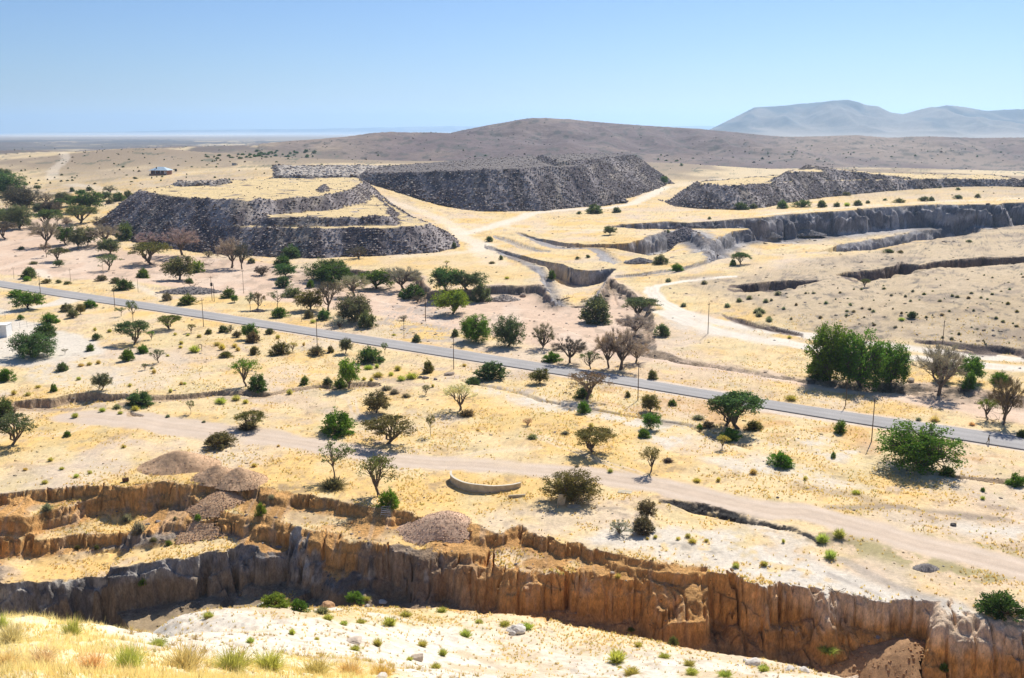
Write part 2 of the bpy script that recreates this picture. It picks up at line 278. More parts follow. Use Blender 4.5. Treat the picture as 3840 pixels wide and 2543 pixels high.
# ------------------------------------------------------------------ the tar road corridor
ROAD_T = Z(5,(-400,68),(0,130),(450,196),(900,262),(1250,314),(1800,395),(2368,486)) + Z(6,(600,564),(1200,652),(1800,742),(2368,832)) + Z(7,(600,912),(1200,1000),(1900,1110)) + Z(12,(60,22),(700,100),(1350,190),(2000,280),(2368,335),(3400,495))
ROAD_B = Z(5,(-400,120),(0,180),(450,256),(900,322),(1250,372),(1800,458),(2368,545)) + Z(6,(600,628),(1200,722),(1800,818),(2368,912)) + Z(7,(600,975),(1200,1075),(1900,1190)) + Z(12,(60,82),(700,180),(1350,282),(2000,388),(2368,445),(3400,610))
RT = np.array(onz(ROAD_T)); RB = np.array(onz(ROAD_B)); RC = (RT + RB) / 2
def cut_drop(x, y, tags=False):
    z = np.zeros(x.shape); wall = {}
    for c in CUTS:
        s, at = poly_sdf(x, y, c['P'], (c['D'], c['W']), margin=6)
        m = s > -5
        if not m.any(): continue
        X, Y = x[m], y[m]; S = s[m]; Dp = at[0][m]; Wd = at[1][m]
        q = c['n'] * (fbm(X / c['sc'], Y / c['sc'], 4, 101) * .75 + .55 * fbm(X / (c['sc'] * 2.8), Y / (c['sc'] * 2.8), 2, 111))
        if c['fl'] > 0:
            r = np.abs(fbm(X / (c['sc'] * .8) + 40, Y / (c['sc'] * 2.0), 2, 131))
            q = q + c['fl'] * np.clip(1 - r / .11, 0, 1) * (.35 + .65 * sst(-.35, .25, vn(X / (c['sc'] * 1.9), Y / (c['sc'] * 1.9), 171))) - .15 * c['fl']
            q = q + .22 * c['fl'] * vn(X / (c['sc'] * .22), Y / (c['sc'] * .3), 151)
        if c['rk']: q = q + c['rk'] * fbm(X / 1.5, Y / 1.5, 3, 161)
        if c['tag'] in ('earth', 'step', 'dark'):
            Wd = Wd * (1 + (2.4 if c['tag'] != 'dark' else .8) * sst(.0, .4, fbm(X / 8.5, Y / 8.5, 2, 181))); q = q + .35 * c['fl'] * np.clip(1 - np.abs(fbm(X / (c['sc'] * .3), Y / (c['sc'] * .7), 2, 141)) / .14, 0, 1)
        t = (S + q) / Wd
        # a steep upper face, a crumbling break, and a talus apron of varying height at the foot
        tl = .16 + (.20 * sst(-.3, .3, fbm(X / 6, Y / 6, 2, 191)) if c['tag'] in ('earth', 'dark', 'bank') else 0)
        sh = .30 + .25 * vn(X / 3.5, Y / 3.5, 193)
        p = (1 - tl) * (sh * sst(0, .42, t) + (1 - sh) * sst(.5, 1.0, t)) + tl * sst(.8, 4.5, t)
        z[m] -= Dp * p
        if tags:
            wf = np.zeros(x.shape, np.float32); wf[m] = np.where((Dp > .25) & (Wd < (11 if c['tag'] == 'blue' else 8.5)), sst(-.05, .1, t) * (1 - sst(1.3, 3.2, t)), 0); wall[c['tag']] = np.maximum(wall.get(c['tag'], 0), wf)
    return (z, wall) if tags else z
def terrain(x, y, tags=False):
    d = np.hypot(x, y)
    b = base(x, y) + hills(x, y)
    cd = cut_drop(x, y, tags)
    z = b + (cd[0] if tags else cd)
    # small relief
    rd = line_dist(x, y, RC, 30); k = sst(5.0, 12.0, rd) * (1 - sst(1500, 4000, d))
    z = z + k * (fbm(x / 22, y / 22, 3, 7) * .45 + fbm(x / 5, y / 5, 2, 9) * .12 * (1 - sst(250, 700, d)))
    near = 1 - sst(110, 220, d)
    z = z + near * k * (fbm(x / 1.6, y / 1.6, 3, 19) * (.12 + .16 * (d < 115)))
    dd = line_dist(x, y, DIT, 8)
    z = z - .7 * (1 - sst(.2, .9, dd + .2 * vn(x / 1.5, y / 1.5, 3)))
    z = np.where(rd < 14, z - .05 * (1 - sst(5, 8, rd)), z)
    return (z, cd[1]) if tags else z
# ------------------------------------------------------------------ mesh and material helpers
COL = scene.collection
def mesh_np(name, V, faces, mat=None, col=None, smooth=False, attr='Col'):
    """faces: list of integer arrays (n,3) or (n,4)"""
    me = bpy.data.meshes.new(name); V = np.asarray(V, np.float32)
    faces = [np.asarray(f, np.int32) for f in faces if len(f)]
    nl = sum(f.size for f in faces); nf = sum(len(f) for f in faces)
    me.vertices.add(len(V)); me.vertices.foreach_set('co', V.ravel())
    me.loops.add(nl); me.loops.foreach_set('vertex_index', np.concatenate([f.ravel() for f in faces]))
    me.polygons.add(nf)
    tot = np.concatenate([np.full(len(f), f.shape[1], np.int32) for f in faces])
    st = np.concatenate([[0], np.cumsum(tot)[:-1]]).astype(np.int32)
    me.polygons.foreach_set('loop_start', st); me.polygons.foreach_set('loop_total', tot)
    me.polygons.foreach_set('use_smooth', np.full(nf, bool(smooth)))
    if col is not None:
        a = me.color_attributes.new(attr, 'FLOAT_COLOR', 'POINT')
        c = np.ones((len(V), 4), np.float32); c[:, :3] = col; a.data.foreach_set('color', c.ravel())
    me.update(calc_edges=True); me.validate(verbose=False)
    if mat: me.materials.append(mat)
    return me
def link(name, me, parent=None, loc=None):
    o = bpy.data.objects.new(name, me); COL.objects.link(o)
    if parent is not None: o.parent = parent
    if loc is not None: o.location = loc
    return o
def tag(o, label=None, cat=None, group=None, kind=None):
    if label: o['label'] = label
    if cat: o['category'] = cat
    if group: o['group'] = group
    if kind: o['kind'] = kind
    return o
def mat_new(name):
    m = bpy.data.materials.new(name); m.use_nodes = True
    n = m.node_tree.nodes; b = n['Principled BSDF']; b.inputs['Roughness'].default_value = .9
    b.inputs['Specular IOR Level'].default_value = .15
    return m, n, m.node_tree.links, b
def ground_mat(name, scales=((0.9, .35), (4.0, .25)), bump=.25, bs=1.2, bd=.25, zs=1.0):
    """vertex colour of the soil itself, broken up by fine procedural grain in object space"""
    m, n, l, b = mat_new(name)
    at = n.new('ShaderNodeAttribute'); at.attribute_name = 'Col'
    tc = n.new('ShaderNodeTexCoord'); cur = at.outputs['Color']; mp = n.new('ShaderNodeMapping'); mp.inputs['Scale'].default_value = (1, 1, zs); l.new(tc.outputs['Object'], mp.inputs[0])
    for s, amp in scales:
        t = n.new('ShaderNodeTexNoise'); t.inputs['Scale'].default_value = s; t.inputs['Detail'].default_value = 3; t.inputs['Roughness'].default_value = .65
        l.new(mp.outputs[0], t.inputs['Vector'])
        mr = n.new('ShaderNodeMapRange'); mr.inputs[1].default_value = .28; mr.inputs[2].default_value = .72; mr.inputs[3].default_value = 1 - amp; mr.inputs[4].default_value = 1 + amp
        l.new(t.outputs['Fac'], mr.inputs[0])
        mx = n.new('ShaderNodeVectorMath'); mx.operation = 'SCALE'; l.new(cur, mx.inputs[0]); l.new(mr.outputs[0], mx.inputs['Scale']); cur = mx.outputs[0]
    l.new(cur, b.inputs['Base Color'])
    if bump:
        t = n.new('ShaderNodeTexNoise'); t.inputs['Scale'].default_value = bs; t.inputs['Detail'].default_value = 5; t.inputs['Roughness'].default_value = .7
        l.new(mp.outputs[0], t.inputs['Vector'])
        bp = n.new('ShaderNodeBump'); bp.inputs['Strength'].default_value = bump; bp.inputs['Distance'].default_value = bd
        l.new(t.outputs['Fac'], bp.inputs['Height']); l.new(bp.outputs[0], b.inputs['Normal'])
    return m
def plain_mat(name, c, rough=.85, noise=.2, scale=3.0, metal=0.0, bump=0):
    m, n, l, b = mat_new(name); b.inputs['Roughness'].default_value = rough; b.inputs['Metallic'].default_value = metal
    tc = n.new('ShaderNodeTexCoord'); t = n.new('ShaderNodeTexNoise'); t.inputs['Scale'].default_value = scale; t.inputs['Detail'].default_value = 4
    l.new(tc.outputs['Object'], t.inputs['Vector'])
    r = n.new('ShaderNodeValToRGB'); r.color_ramp.elements[0].position = .3; r.color_ramp.elements[1].position = .7
    r.color_ramp.elements[0].color = (*[x * (1 - noise) for x in c], 1); r.color_ramp.elements[1].color = (*[min(1, x * (1 + noise)) for x in c], 1)
    l.new(t.outputs['Fac'], r.inputs[0]); l.new(r.outputs[0], b.inputs['Base Color'])
    if bump:
        bp = n.new('ShaderNodeBump'); bp.inputs['Strength'].default_value = bump; bp.inputs['Distance'].default_value = .05
        l.new(t.outputs['Fac'], bp.inputs['Height']); l.new(bp.outputs[0], b.inputs['Normal'])
    return m
M_GROUND = ground_mat('dry_grass_soil', ((.45, .10), (1.7, .16), (6.0, .14)), .35, 2.2, .22)
M_CLIFF = ground_mat('cliff_earth', ((.35, .20), (1.8, .32), (6.0, .26)), 1.0, 1.6, .5, .38)
M_SAND = ground_mat('river_sand', ((.25, .10), (2.0, .08)), .2, 1.5, .2)
M_TRACK = ground_mat('track_gravel', ((.4, .06), (5.0, .10)), .15, 4, .05)
M_HILL = ground_mat('hill_scrub', ((.02, .16), (.1, .22)), .5, .05, 5)

# ------------------------------------------------------------------ terrain grid, rows packed where the relief needs them
NC, NR = 1500, 1150
def adaptive_rows():
    cs = 260; azc = np.linspace(AZ0, AZ1, cs); ld = np.linspace(math.log(2.5), math.log(43000), 2600)
    A, L = np.meshgrid(azc, ld, indexing='ij'); d = np.exp(L)
    z = terrain(d * np.sin(A), d * np.cos(A))
    dep = np.arctan2(CH - z, d)
    w = np.sqrt(np.diff(dep, axis=1) ** 2 + (.012 * np.diff(L, axis=1)) ** 2) + .15 * np.abs(np.diff(z, axis=1)) / d[:, 1:]
    w *= np.where(dep[:, 1:] > math.radians(32), .12, 1.0)
    k = np.array([1, 2, 3, 2, 1.]); k /= k.sum()
    p = np.pad(w, ((2, 2), (0, 0)), mode='edge'); w = sum(k[i] * p[i:i + cs] for i in range(5))
    p = np.pad(w, ((0, 0), (3, 3)), mode='edge'); w = sum(p[:, i:i + w.shape[1]] for i in range(7)) / 7
    return azc, ld, w
AZC, LDC, WT = adaptive_rows()
AZ = np.linspace(AZ0, AZ1, NC)
GX = np.zeros((NC, NR)); GY = np.zeros((NC, NR)); GD = np.zeros((NC, NR))
for i, a in enumerate(AZ):
    f = (a - AZ0) / (AZ1 - AZ0) * (len(AZC) - 1); j = min(int(f), len(AZC) - 2); t = f - j
    w = WT[j] * (1 - t) + WT[j + 1] * t
    c = np.concatenate([[0], np.cumsum(w)]); GD[i] = np.exp(np.interp(np.linspace(0, c[-1], NR), c, LDC))
    GX[i] = GD[i] * math.sin(a); GY[i] = GD[i] * math.cos(a)
GZ, WALL = terrain(GX, GY, tags=True)
def hit(u, v, dmin=12.0):
    """first point of the finished ground on the sight line of a surveyed feature"""
    x, y, w = ray(u, v); h = math.hypot(x, y); a = math.atan2(x, y)
    i = int(round((a - AZ0) / (AZ1 - AZ0) * (NC - 1))); i = max(0, min(NC - 1, i))
    dz = GZ[i] - (CH + GD[i] * w / h); k = np.argmax((dz >= 0) & (GD[i] > dmin))
    if k == 0: k = NR - 1
    t = dz[k - 1] / (dz[k - 1] - dz[k] + 1e-9); d = GD[i][k - 1] + (GD[i][k] - GD[i][k - 1]) * min(max(t, 0), 1)
    X, Y = d * x / h, d * y / h
    return X, Y, float(zat(X, Y)[0])
def zat(x, y):
    return terrain(np.atleast_1d(np.asarray(x, float)), np.atleast_1d(np.asarray(y, float)))

# ------------------------------------------------------------------ what the soil is made of, place by place
def mixc(c, col, k):
    k = np.clip(k, 0, 1)[..., None]; return c * (1 - k) + np.asarray(col) * k
def area(pts, soft=2.0, wob=1.5, sc=4.0, seed=3):
    s, _ = poly_sdf(GX, GY, pts, margin=soft + wob + 2)
    m = s > -(soft + wob + 1.5); r = np.zeros(GX.shape)
    q = s[m] + wob * fbm(GX[m] / sc, GY[m] / sc, 3, seed); r[m] = sst(-soft, soft, q); return r
def path(pts, width, soft=.6, wob=.4, seed=5):
    s = line_dist(GX, GY, pts, width + 5); m = s < width + 4; r = np.zeros(GX.shape)
    r[m] = 1 - sst(width - soft, width + soft, s[m] + wob * fbm(GX[m] / 3, GY[m] / 3, 2, seed)); return r
X, Y, DD = GX, GY, GD
n1 = fbm(X / 14, Y / 14, 4, 41); n2 = fbm(X / 4.5, Y / 4.5, 3, 43); n3 = fbm(X / 45, Y / 45, 3, 47); n4 = fbm(X / 1.1, Y / 1.1, 2, 49)
GOLD, STRAW, SANDY, WHITE, PINK = (.74, .495, .19), (.73, .55, .295), (.64, .49, .345), (.68, .605, .50), (.64, .465, .34)
BROWNSOIL = (.42, .30, .19)
C = np.zeros(GX.shape + (3,)) + np.asarray(STRAW)
C = mixc(C, GOLD, sst(-.25, .35, n1 + .5 * n2)); C = mixc(C, SANDY, sst(.05, .45, n3 + .4 * n2) * .8)
C = mixc(C, BROWNSOIL, sst(.15, .5, n2 + .7 * n4 - .2 * n1) * .38); C = mixc(C, (.50, .44, .25), sst(.15, .4, fbm(X / 7, Y / 7, 3, 44)) * .30); C = mixc(C, (.26, .19, .13), sst(.42, .6, fbm(X / .9, Y / .9, 2, 46) + .25 * n2) * .5)
C = mixc(C, (.66, .535, .42), sst(.12, .42, fbm(X / 19, Y / 19, 4, 48) + .25 * n2) * .5)
for fp in (Z(10,(1300,480),(1700,400),(2100,330),(2500,300)), Z(6,(150,930),(450,955),(800,970)), Z(9,(900,30),(700,150),(500,200),(300,190)), Z(6,(700,1120),(850,1180),(880,1300),(1050,1420)), Z(12,(-200,420),(300,640),(900,760),(1500,800)), Z(11,(300,200),(800,420),(1200,560))):
    fs_ = line_dist(X, Y, onz(fp), 5) + .3 * fbm(X / 5, Y / 5, 2, 50); C = mixc(C, (.70, .58, .46), np.exp(-((fs_ - .75) / .35) ** 2) * .6)
# beyond the workings: straw plains with brown stony rises
fk = sst(650, 1300, DD); fn = fbm(X / 330, Y / 420, 4, 53) + .5 * np.clip(hills(X, Y) / 16 - .2, -.5, .6) * (DD < 6000); fn2 = fbm(X / 60, Y / 110, 3, 54)
C = mixc(C, (.60, .47, .285), fk * .9); C = mixc(C, (.25, .19, .14), fk * sst(-.08, .22, fn + .5 * fn2) * .85); C = mixc(C, (.21, .165, .135), sst(2200, 3200, DD) * sst(-.35, .15, fn + .3 * fn2) * .85)
C = mixc(C, (.62, .50, .32), fk * sst(.0, .3, -fn) * .8); C = mixc(C, (.155, .125, .11), sst(1500, 2100, DD) * sst(-.14, .08, fn + .5 * fn2) * .92)
C = mixc(C, (.12, .13, .09), fk * sst(.42, .6, fbm(X / 18, Y / 30, 2, 56) + .15 * fn) * .8)
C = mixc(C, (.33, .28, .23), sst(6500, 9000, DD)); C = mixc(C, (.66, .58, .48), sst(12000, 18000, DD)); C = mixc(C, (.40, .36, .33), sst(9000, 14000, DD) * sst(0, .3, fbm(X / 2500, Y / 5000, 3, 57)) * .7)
U0 = 1184 + 2302 * np.tan(np.arctan2(X, Y)); C = mixc(C, (.135, .12, .112), sst(2600, 3600, DD) * (1 - sst(8500, 11000, DD)) * (1 - sst(1400, 1650, U0)) * sst(-.22, .08, fbm(X / 500, Y / 1400, 4, 66)) * .92)
# hills
az = np.arctan2(X, Y); U = 1184 + 2302 * np.tan(az)
hz = hills(X, Y); hk = np.maximum(sst(np.where(U < 900, 20, 3), np.where(U < 900, 40, 9), hz), (U > 800) * sst(1600, 1750, DD) * (1 - sst(3300, 3900, DD))) * sst(1480, 1650, DD) * (1 - sst(6000, 7500, DD))
C = mixc(C, (.150, .108, .105), hk * .95); C = mixc(C, (.29, .225, .175), hk * np.maximum(sst(1650, 1900, U), 1 - sst(800, 960, U)) * sst(-.25, .2, fbm(X / 240, Y / 420, 4, 62)) * .75); C = mixc(C, (.235, .175, .14), hk * sst(.05, .4, fbm(X / 160, Y / 300, 4, 59)) * .7)
C = mixc(C, (.085, .08, .07), hk * sst(.22, .42, fbm(X / 16, Y / 30, 2, 60)) * .8)
mk = sst(25, 90, hz) * sst(6500, 8500, DD)
C = mixc(C, (.05, .055, .065), mk * .97); C = mixc(C, (.30, .245, .19), mk * sst(.02, .25, fbm(X / 420, Y / 1900, 4, 63)) * .6); C = mixc(C, (.40, .33, .26), sst(6500, 8500, DD) * (DD < 20000) * sst(0, 60, hz) * (1 - sst(60, 150, hz)) * sst(-.2, .2, fbm(X / 500, Y / 900, 3, 65)) * .4)  # tan streaks on the dark mountains paint sunlit slopes into the colour
# stony slope on the right
SLOPE = onz(D((1560,640),(1620,670),(1700,700),(1800,745),(1900,770),(2100,795),(2368,830),(2900,870)), 2.5) + onz(D((2900,560),(2368,540),(2000,585),(1700,612)), 9)
k = area(SLOPE, 8, 8, 14); SLK = k; C = mixc(C, (.50, .385, .25), k * .85); C = mixc(C, (.34, .265, .195), k * sst(-.05, .35, n1 + .5 * n2) * .8)
C = mixc(C, (.17, .145, .115), k * sst(.20, .42, fbm(X / 2.0, Y / 2.6, 3, 67) + .25 * n1) * .8); C = mixc(C, (.60, .47, .31), k * sst(.2, .4, fbm(X / 3.1, Y / 3.1, 3, 69)) * .5)
# river bed
k = area(RIV + nb, 2.5, 2.5, 6); RIVK = k; C = mixc(C, PINK, k * .95); C = mixc(C, (.70, .55, .42), k * sst(0, .4, fbm(X / 9, Y / 30, 3, 71)) * .6)
C = mixc(C, (.40, .30, .22), k * sst(.28, .5, fbm(X / 4, Y / 9, 3, 73) + .25 * n3) * .6)
stn = area(onz(Z(6,(1150,330),(1700,400),(1850,560),(1760,700),(1450,690),(1050,560)), -1.5), 4, 4, 5)
C = mixc(C, (.42, .36, .31), stn * sst(-.1, .3, n2 + n4) * .7)
# verges of the road
rd = line_dist(X, Y, RC, 40); C = mixc(C, (.66, .40, .13), (1 - sst(4.5, 8, rd + 2 * n2)) * sst(-.3, .2, n1) * .75)
side = area(onz(Z(7,(900,1060),(1900,1200),(2368,1260)) + Z(12,(400,170),(1200,300),(2400,480),(2400,600),(1300,470),(600,380),(0,270)) + Z(11,(1500,0)) + Z(7,(800,1190))), 4, 5, 6)
C = mixc(C, (.60, .34, .13), side * sst(-.1, .3, n2 + .4 * n1) * .55)
C = mixc(C, (.66, .55, .44), 1 - sst(4.6, 6.2, rd + .8 * n2))
# pale calcrete ground
def white(pts, op=.9, soft=2.5, wob=3, sc=5, thr=-.35, seed=3):
    global C
    C = mixc(C, WHITE, area(pts, soft, wob, sc, seed) * sst(thr, thr + .45, .6 * n2 + .5 * n1 + .5 * n4 + .1) * op)
white(onz(Z(5,(-100,360),(100,385),(400,330),(560,270),(760,285),(620,330),(380,360),(200,395),(-100,440))), .95, 1, 1, thr=-.9)
white(onz(Z(5,(-100,500),(200,470),(420,520),(560,590),(760,610),(860,680),(960,730),(900,790),(640,800),(420,850),(100,880),(-100,870))), .95, 2, 2, thr=-.9)
white(onz(Z(5,(300,860),(620,780),(900,800),(1200,950),(1100,1080),(800,1060),(500,1060),(250,1000))), .6, 3, 4)
white(onz(Z(5,(-50,1060),(100,1060),(60,1120),(-50,1120))), .8)
white(onz(Z(7,(-300,1010),(100,1090),(700,1230),(1200,1330),(2000,1450),(2368,1560)) + Z(12,(700,520),(1600,660),(2368,770),(2368,800),(1600,690),(900,580)) + Z(11,(2000,220),(1400,330),(1200,170),(900,60),(600,0)) + Z(7,(300,1270),(-300,1090))), .85, 2, 3, thr=-.15)
white(onz(Z(11,(1600,380),(1900,370),(2368,470),(2368,560),(1900,470))), .8)
white(onz(Z(12,(380,300),(560,320),(700,430),(900,520),(680,540),(440,420))), .8, 1.5)
white(onz(Z(12,(0,470),(300,540),(700,690),(900,770),(600,800),(200,680),(0,620))), .6)
white(onz(Z(12,(1400,1080),(1800,1060),(2300,1130),(2368,1180),(2300,1230),(1800,1180))), .9)
white(onz(Z(12,(750,440),(900,440),(880,480),(780,470))), .9, .6, .5)
white(onz(Z(11,(900,1000),(1300,1000),(1700,1010),(2100,1030),(2368,1070),(2368,1500),(2000,1400),(1780,1330),(1500,1300),(1100,1235),(760,1165),(640,1110))), .9, 2, 2, thr=-.35)
white(onz(Z(16,(0,420),(300,520),(800,600),(1200,750),(1700,850),(2000,1000),(2500,1180),(2500,1300),(1900,1090),(1660,1010),(1680,930),(1280,915),(660,840),(0,760))), 1, 1.5, 1.5, thr=-.6)
white(onz(Z(16,(0,180),(500,330),(500,500),(0,700))), .7)
C = mixc(C, (.36, .31, .27), path(onz(Z(16,(640,620),(850,700),(1100,800))), .5, .4, .5) * .6)
C = mixc(C, (.38, .33, .28), path(onz(Z(16,(760,500),(950,600),(1150,690),(1350,770),(1650,880))), .9, .7, .8) * .7)
C = mixc(C, (.34, .25, .17), path(onz(Z(12,(380,760),(600,810),(900,860),(1000,890))), 1.6, 1.2, 1) * .6)
C = mixc(C, (.30, .235, .18), path(onz(Z(12,(650,960),(900,960),(1200,950),(1500,985),(1850,1025),(2200,1050))), 1.2, 1, 1.2) * .8)
# scrubby, stony margins of the dirt road, drain and gullies
for zz, w_, op, cc in ((Z(16,(-100,150),(100,190),(300,215),(480,300),(800,350),(1150,440),(1500,540),(1900,640),(2400,760)), 2.2, .75, (.22, .175, .11)), (Z(16,(1000,400),(1400,500),(1900,620),(2400,740)), 3.6, .5, (.46, .40, .17)), (Z(12,(0,850),(600,1000),(1200,1150),(1900,1270),(2400,1400)), 1.3, .6, (.40, .33, .15)),
                   (Z(7,(560,1240),(860,1290),(1190,1345),(1620,1425),(1900,1520)), 1.6, .65, (.30, .22, .15)), (Z(12,(1650,920),(2050,930),(2400,980)), 1.3, .6, (.34, .25, .18)), (Z(11,(1400,1150),(1700,1195),(1860,1220)), .9, .7, (.24, .20, .16)), (Z(6,(1150,1010),(1500,1000),(1900,1010),(2368,1100)), 2.5, .6, (.40, .32, .25)), (Z(5,(400,1275),(900,1250),(1300,1310)), 1.5, .6, (.34, .27, .2)), (Z(5,(1500,1170),(1900,1165),(2300,1150)), 1.5, .5, (.38, .31, .25)),
                   (Z(6,(1050,450),(1400,560),(1700,720)), 4, .4, (.42, .35, .29)), (Z(5,(1300,190),(1800,215)), 2.5, .5, (.36, .3, .25)), (Z(10,(0,620),(200,640),(330,680)), 1.6, .7, (.26, .19, .13)), (Z(11,(860,850),(1150,890)), 1.2, .6, (.25, .2, .16)), (Z(10,(1550,650),(1700,600),(1760,690),(2000,730),(2200,700)), .8, .6, (.40, .27, .15)), (Z(5,(350,800),(800,790),(950,870)), 3, .4, (.46, .38, .30))):
    C = mixc(C, cc, path(onz(zz), w_, w_ * .8, w_ * .7) * sst(-.25, .2, n2 + .7 * n4) * op)
# the near hill: pale crust with tufts, straw coloured knoll on the left
nearm = 1 - sst(0, 6, poly_sdf(X, Y, list(R1) + [(200, 60), (200, 1), (-200, 1), (-200, 140)], margin=4)[0] * -1)
nh = (DD < 112 * SC) * sst(-1, 6, base(X, Y) - 1.0)
C = mixc(C, WHITE, nh * .95 * sst(-.75, -.1, n1 + .6 * n2 + .35)); C = mixc(C, (.56, .43, .27), nh * sst(.02, .35, n1 + .6 * n2) * .85); C = mixc(C, (.45, .36, .26), nh * sst(.2, .5, fbm(X / 2.2, Y / 2.2, 3, 82)) * .45)
C = mixc(C, (.50, .38, .25), nh * sst(.28, .5, fbm(X / .9, Y / .9, 2, 83)) * .45)
lipb = [hit(u, v)[:2] for u, v in Z(13,(800,1010),(1300,910),(1850,885),(2368,960)) + Z(14,(300,1010),(700,930),(1200,900),(1600,960),(2000,1010),(2300,1080),(2000,1120),(1500,1100),(1000,1060),(400,1040))]
C = mixc(C, (.60, .45, .22), area(lipb, 2, 3, 4) * sst(-.4, .1, n2) * .85)
grs = [hit(u, v)[:2] for u, v in Z(13,(-300,1000),(0,960),(300,1010),(700,1060),(1000,1180),(1500,1330),(2000,1400)) + Z(14,(200,1350),(600,1400),(1000,1450),(1250,1540))]
C = mixc(C, (.80, .68, .43), area(grs + [(8, 12), (-60, 12)], 1.5, 2, 3) * .95)
# dirt road through the plain, white haul road, tracks across the workings
dirt = onz(Z(9,(700,30),(1200,70),(1700,130),(2368,215))) + onz(Z(10,(300,250),(800,320),(1200,400),(1700,440),(2368,490))) + onz(Z(11,(500,520),(1000,590),(1400,650),(1900,770),(2368,880))) + onz(Z(12,(400,1000),(1000,1150),(1600,1310),(2368,1500),(3200,1750)))
dw = np.array([5.5, 5.5, 5, 4.6, 4.2, 4, 4, 3.4, 3.2, 3.2, 3.4, 3.6, 3.8, 4, 4, 4, 4, 4, 4.2][:len(dirt)])
DIRTK = path(dirt, 3.9, 1.0, 1.0); DIRTK = np.maximum(DIRTK, path(dirt[:4], 5.5, 1, 1)); DIRTC = np.maximum(DIRTK * sst(-.7, -.1, n1 + .3), DIRTK * (U > 1350))
C = mixc(C, (.60, .475, .365), DIRTC * .95)
ds_ = line_dist(X, Y, dirt, 6) + .25 * fbm(X / 6, Y / 6, 2, 77); C = mixc(C, (.52, .40, .30), DIRTC * np.exp(-((ds_ - 1.0) / .35) ** 2) * .6); C = mixc(C, (.66, .54, .43), DIRTC * np.exp(-((ds_ - 2.2) / .5) ** 2) * .5)
haul = onbase(Z(7,(1290,190),(1290,230),(1360,300),(1450,350),(1560,410),(1800,480),(2100,540),(2368,575)) + Z(8,(150,700),(400,745),(900,830),(1300,870),(1700,915),(2368,965),(3000,1040)))
haul2 = onbase(Z(7,(1380,400),(1600,490),(1900,590),(2368,670)) + Z(8,(150,790),(420,850),(900,930),(1400,960),(1900,1010),(2368,1060),(3000,1140)))
haul3 = onbase(Z(7,(1290,200),(1350,170),(1550,130),(1800,100),(2000,85)))
HAULK = np.maximum(np.maximum(path(haul, 3.0, .8, .8), path(haul2, 3.2, .8, .8)), path(haul3, 2.0, .6, .6)); C = mixc(C, (.78, .69, .57), HAULK)
for hp in (haul, haul2): hs_ = line_dist(X, Y, hp, 6) + .3 * fbm(X / 5, Y / 5, 2, 79); C = mixc(C, (.60, .50, .38), HAULK * np.exp(-((hs_ - 1.1) / .4) ** 2) * .5); C = mixc(C, (.62, .50, .32), HAULK * np.exp(-(hs_ / .45) ** 2) * sst(-.1, .3, n2) * .6)
white(onbase(Z(7,(1350,380),(1500,380),(1900,500),(2368,600),(2368,700),(1900,640),(1500,560))), .6, 2, 2)
for zz, op, cc in ((Z(1,(1550,612),(1800,570),(2000,535),(2100,522),(2100,540),(1850,590),(1600,625)), .85, (.20, .16, .14)), (Z(1,(1180,600),(1300,540),(1500,510),(1650,530),(1560,600),(1300,625)), .6, (.36, .28, .20)), (Z(1,(640,390),(900,372),(1300,385),(1650,440),(1500,465),(1000,455),(700,420)), .8, (.24, .18, .145)), (Z(1,(300,420),(560,405),(900,440),(850,480),(450,450)), .6, (.30, .23, .17)), (Z(1,(1700,345),(2368,330),(2500,450),(1900,450),(1750,420)), .75, (.24, .19, .155)),
                   (Z(1,(-100,325),(700,318),(700,350),(-100,355)), .75, (.19, .16, .145)), (Z(2,(420,420),(700,370),(1100,400),(1500,490),(1000,500),(500,455)), .7, (.25, .19, .155)), (Z(1,(-50,480),(300,475),(500,500),(450,560),(0,540)), .5, (.36, .28, .20))):
    pz = onbase(zz, 0, 300.0); C = mixc(C, cc, area(pz, 14, 14, 40) * sst(-.35, .1, fn2 + .5 * fbm(X / 25, Y / 40, 2, 58)) * op)
tr = [(onbase(Z(2,(820,680),(900,720),(1000,790),(1200,850),(1450,920),(1650,1000),(1780,1090))), 5, .5), (onbase(Z(2,(1780,1090),(1850,1170),(2000,1220),(1950,1280),(1700,1310),(1300,1335))), 5, .7), (onbase(Z(2,(1850,1130),(2050,1080),(2200,1030),(2368,985)) + Z(3,(200,950),(500,920),(900,900),(1100,870),(1250,800),(1420,715))), 5, .85),
      (onbase(Z(2,(2000,1220),(2050,1300),(2100,1400))), 7, .5), (onbase(Z(3,(0,1020),(0,1075),(250,1085),(500,1090),(900,1098))), 3, .5), (onbase(Z(3,(1420,715),(1600,690),(1900,650))), 9, .35), (onbase(Z(4,(0,1205),(400,1165),(900,1120),(1500,1085),(2000,1065),(2368,1050))), 3, .6),
      (onbase(D((380,690),(300,655))), 2, .5), (onbase(Z(1,(560,500),(590,540),(470,600),(460,650))), 5, .4), (onbase(Z(1,(620,690),(800,710),(1000,760))), 6, .4), (onbase(Z(1,(350,1430),(380,1490),(430,1530))), 2.5, .6)]
for p_, w_, o_ in tr: C = mixc(C, (.76, .66, .53), path(p_, w_, w_ * .5, w_ * .4) * o_)
SUPK = area(onbase(Z(2,(760,1340),(1200,1330),(1800,1290),(1900,1270),(2050,1400),(2368,1500)) + Z(7,(0,60),(-100,130)) + Z(6,(1700,0),(1450,40),(900,-20))), 5, 5, 9)
C = mixc(C, (.70, .50, .24), SUPK * .5)
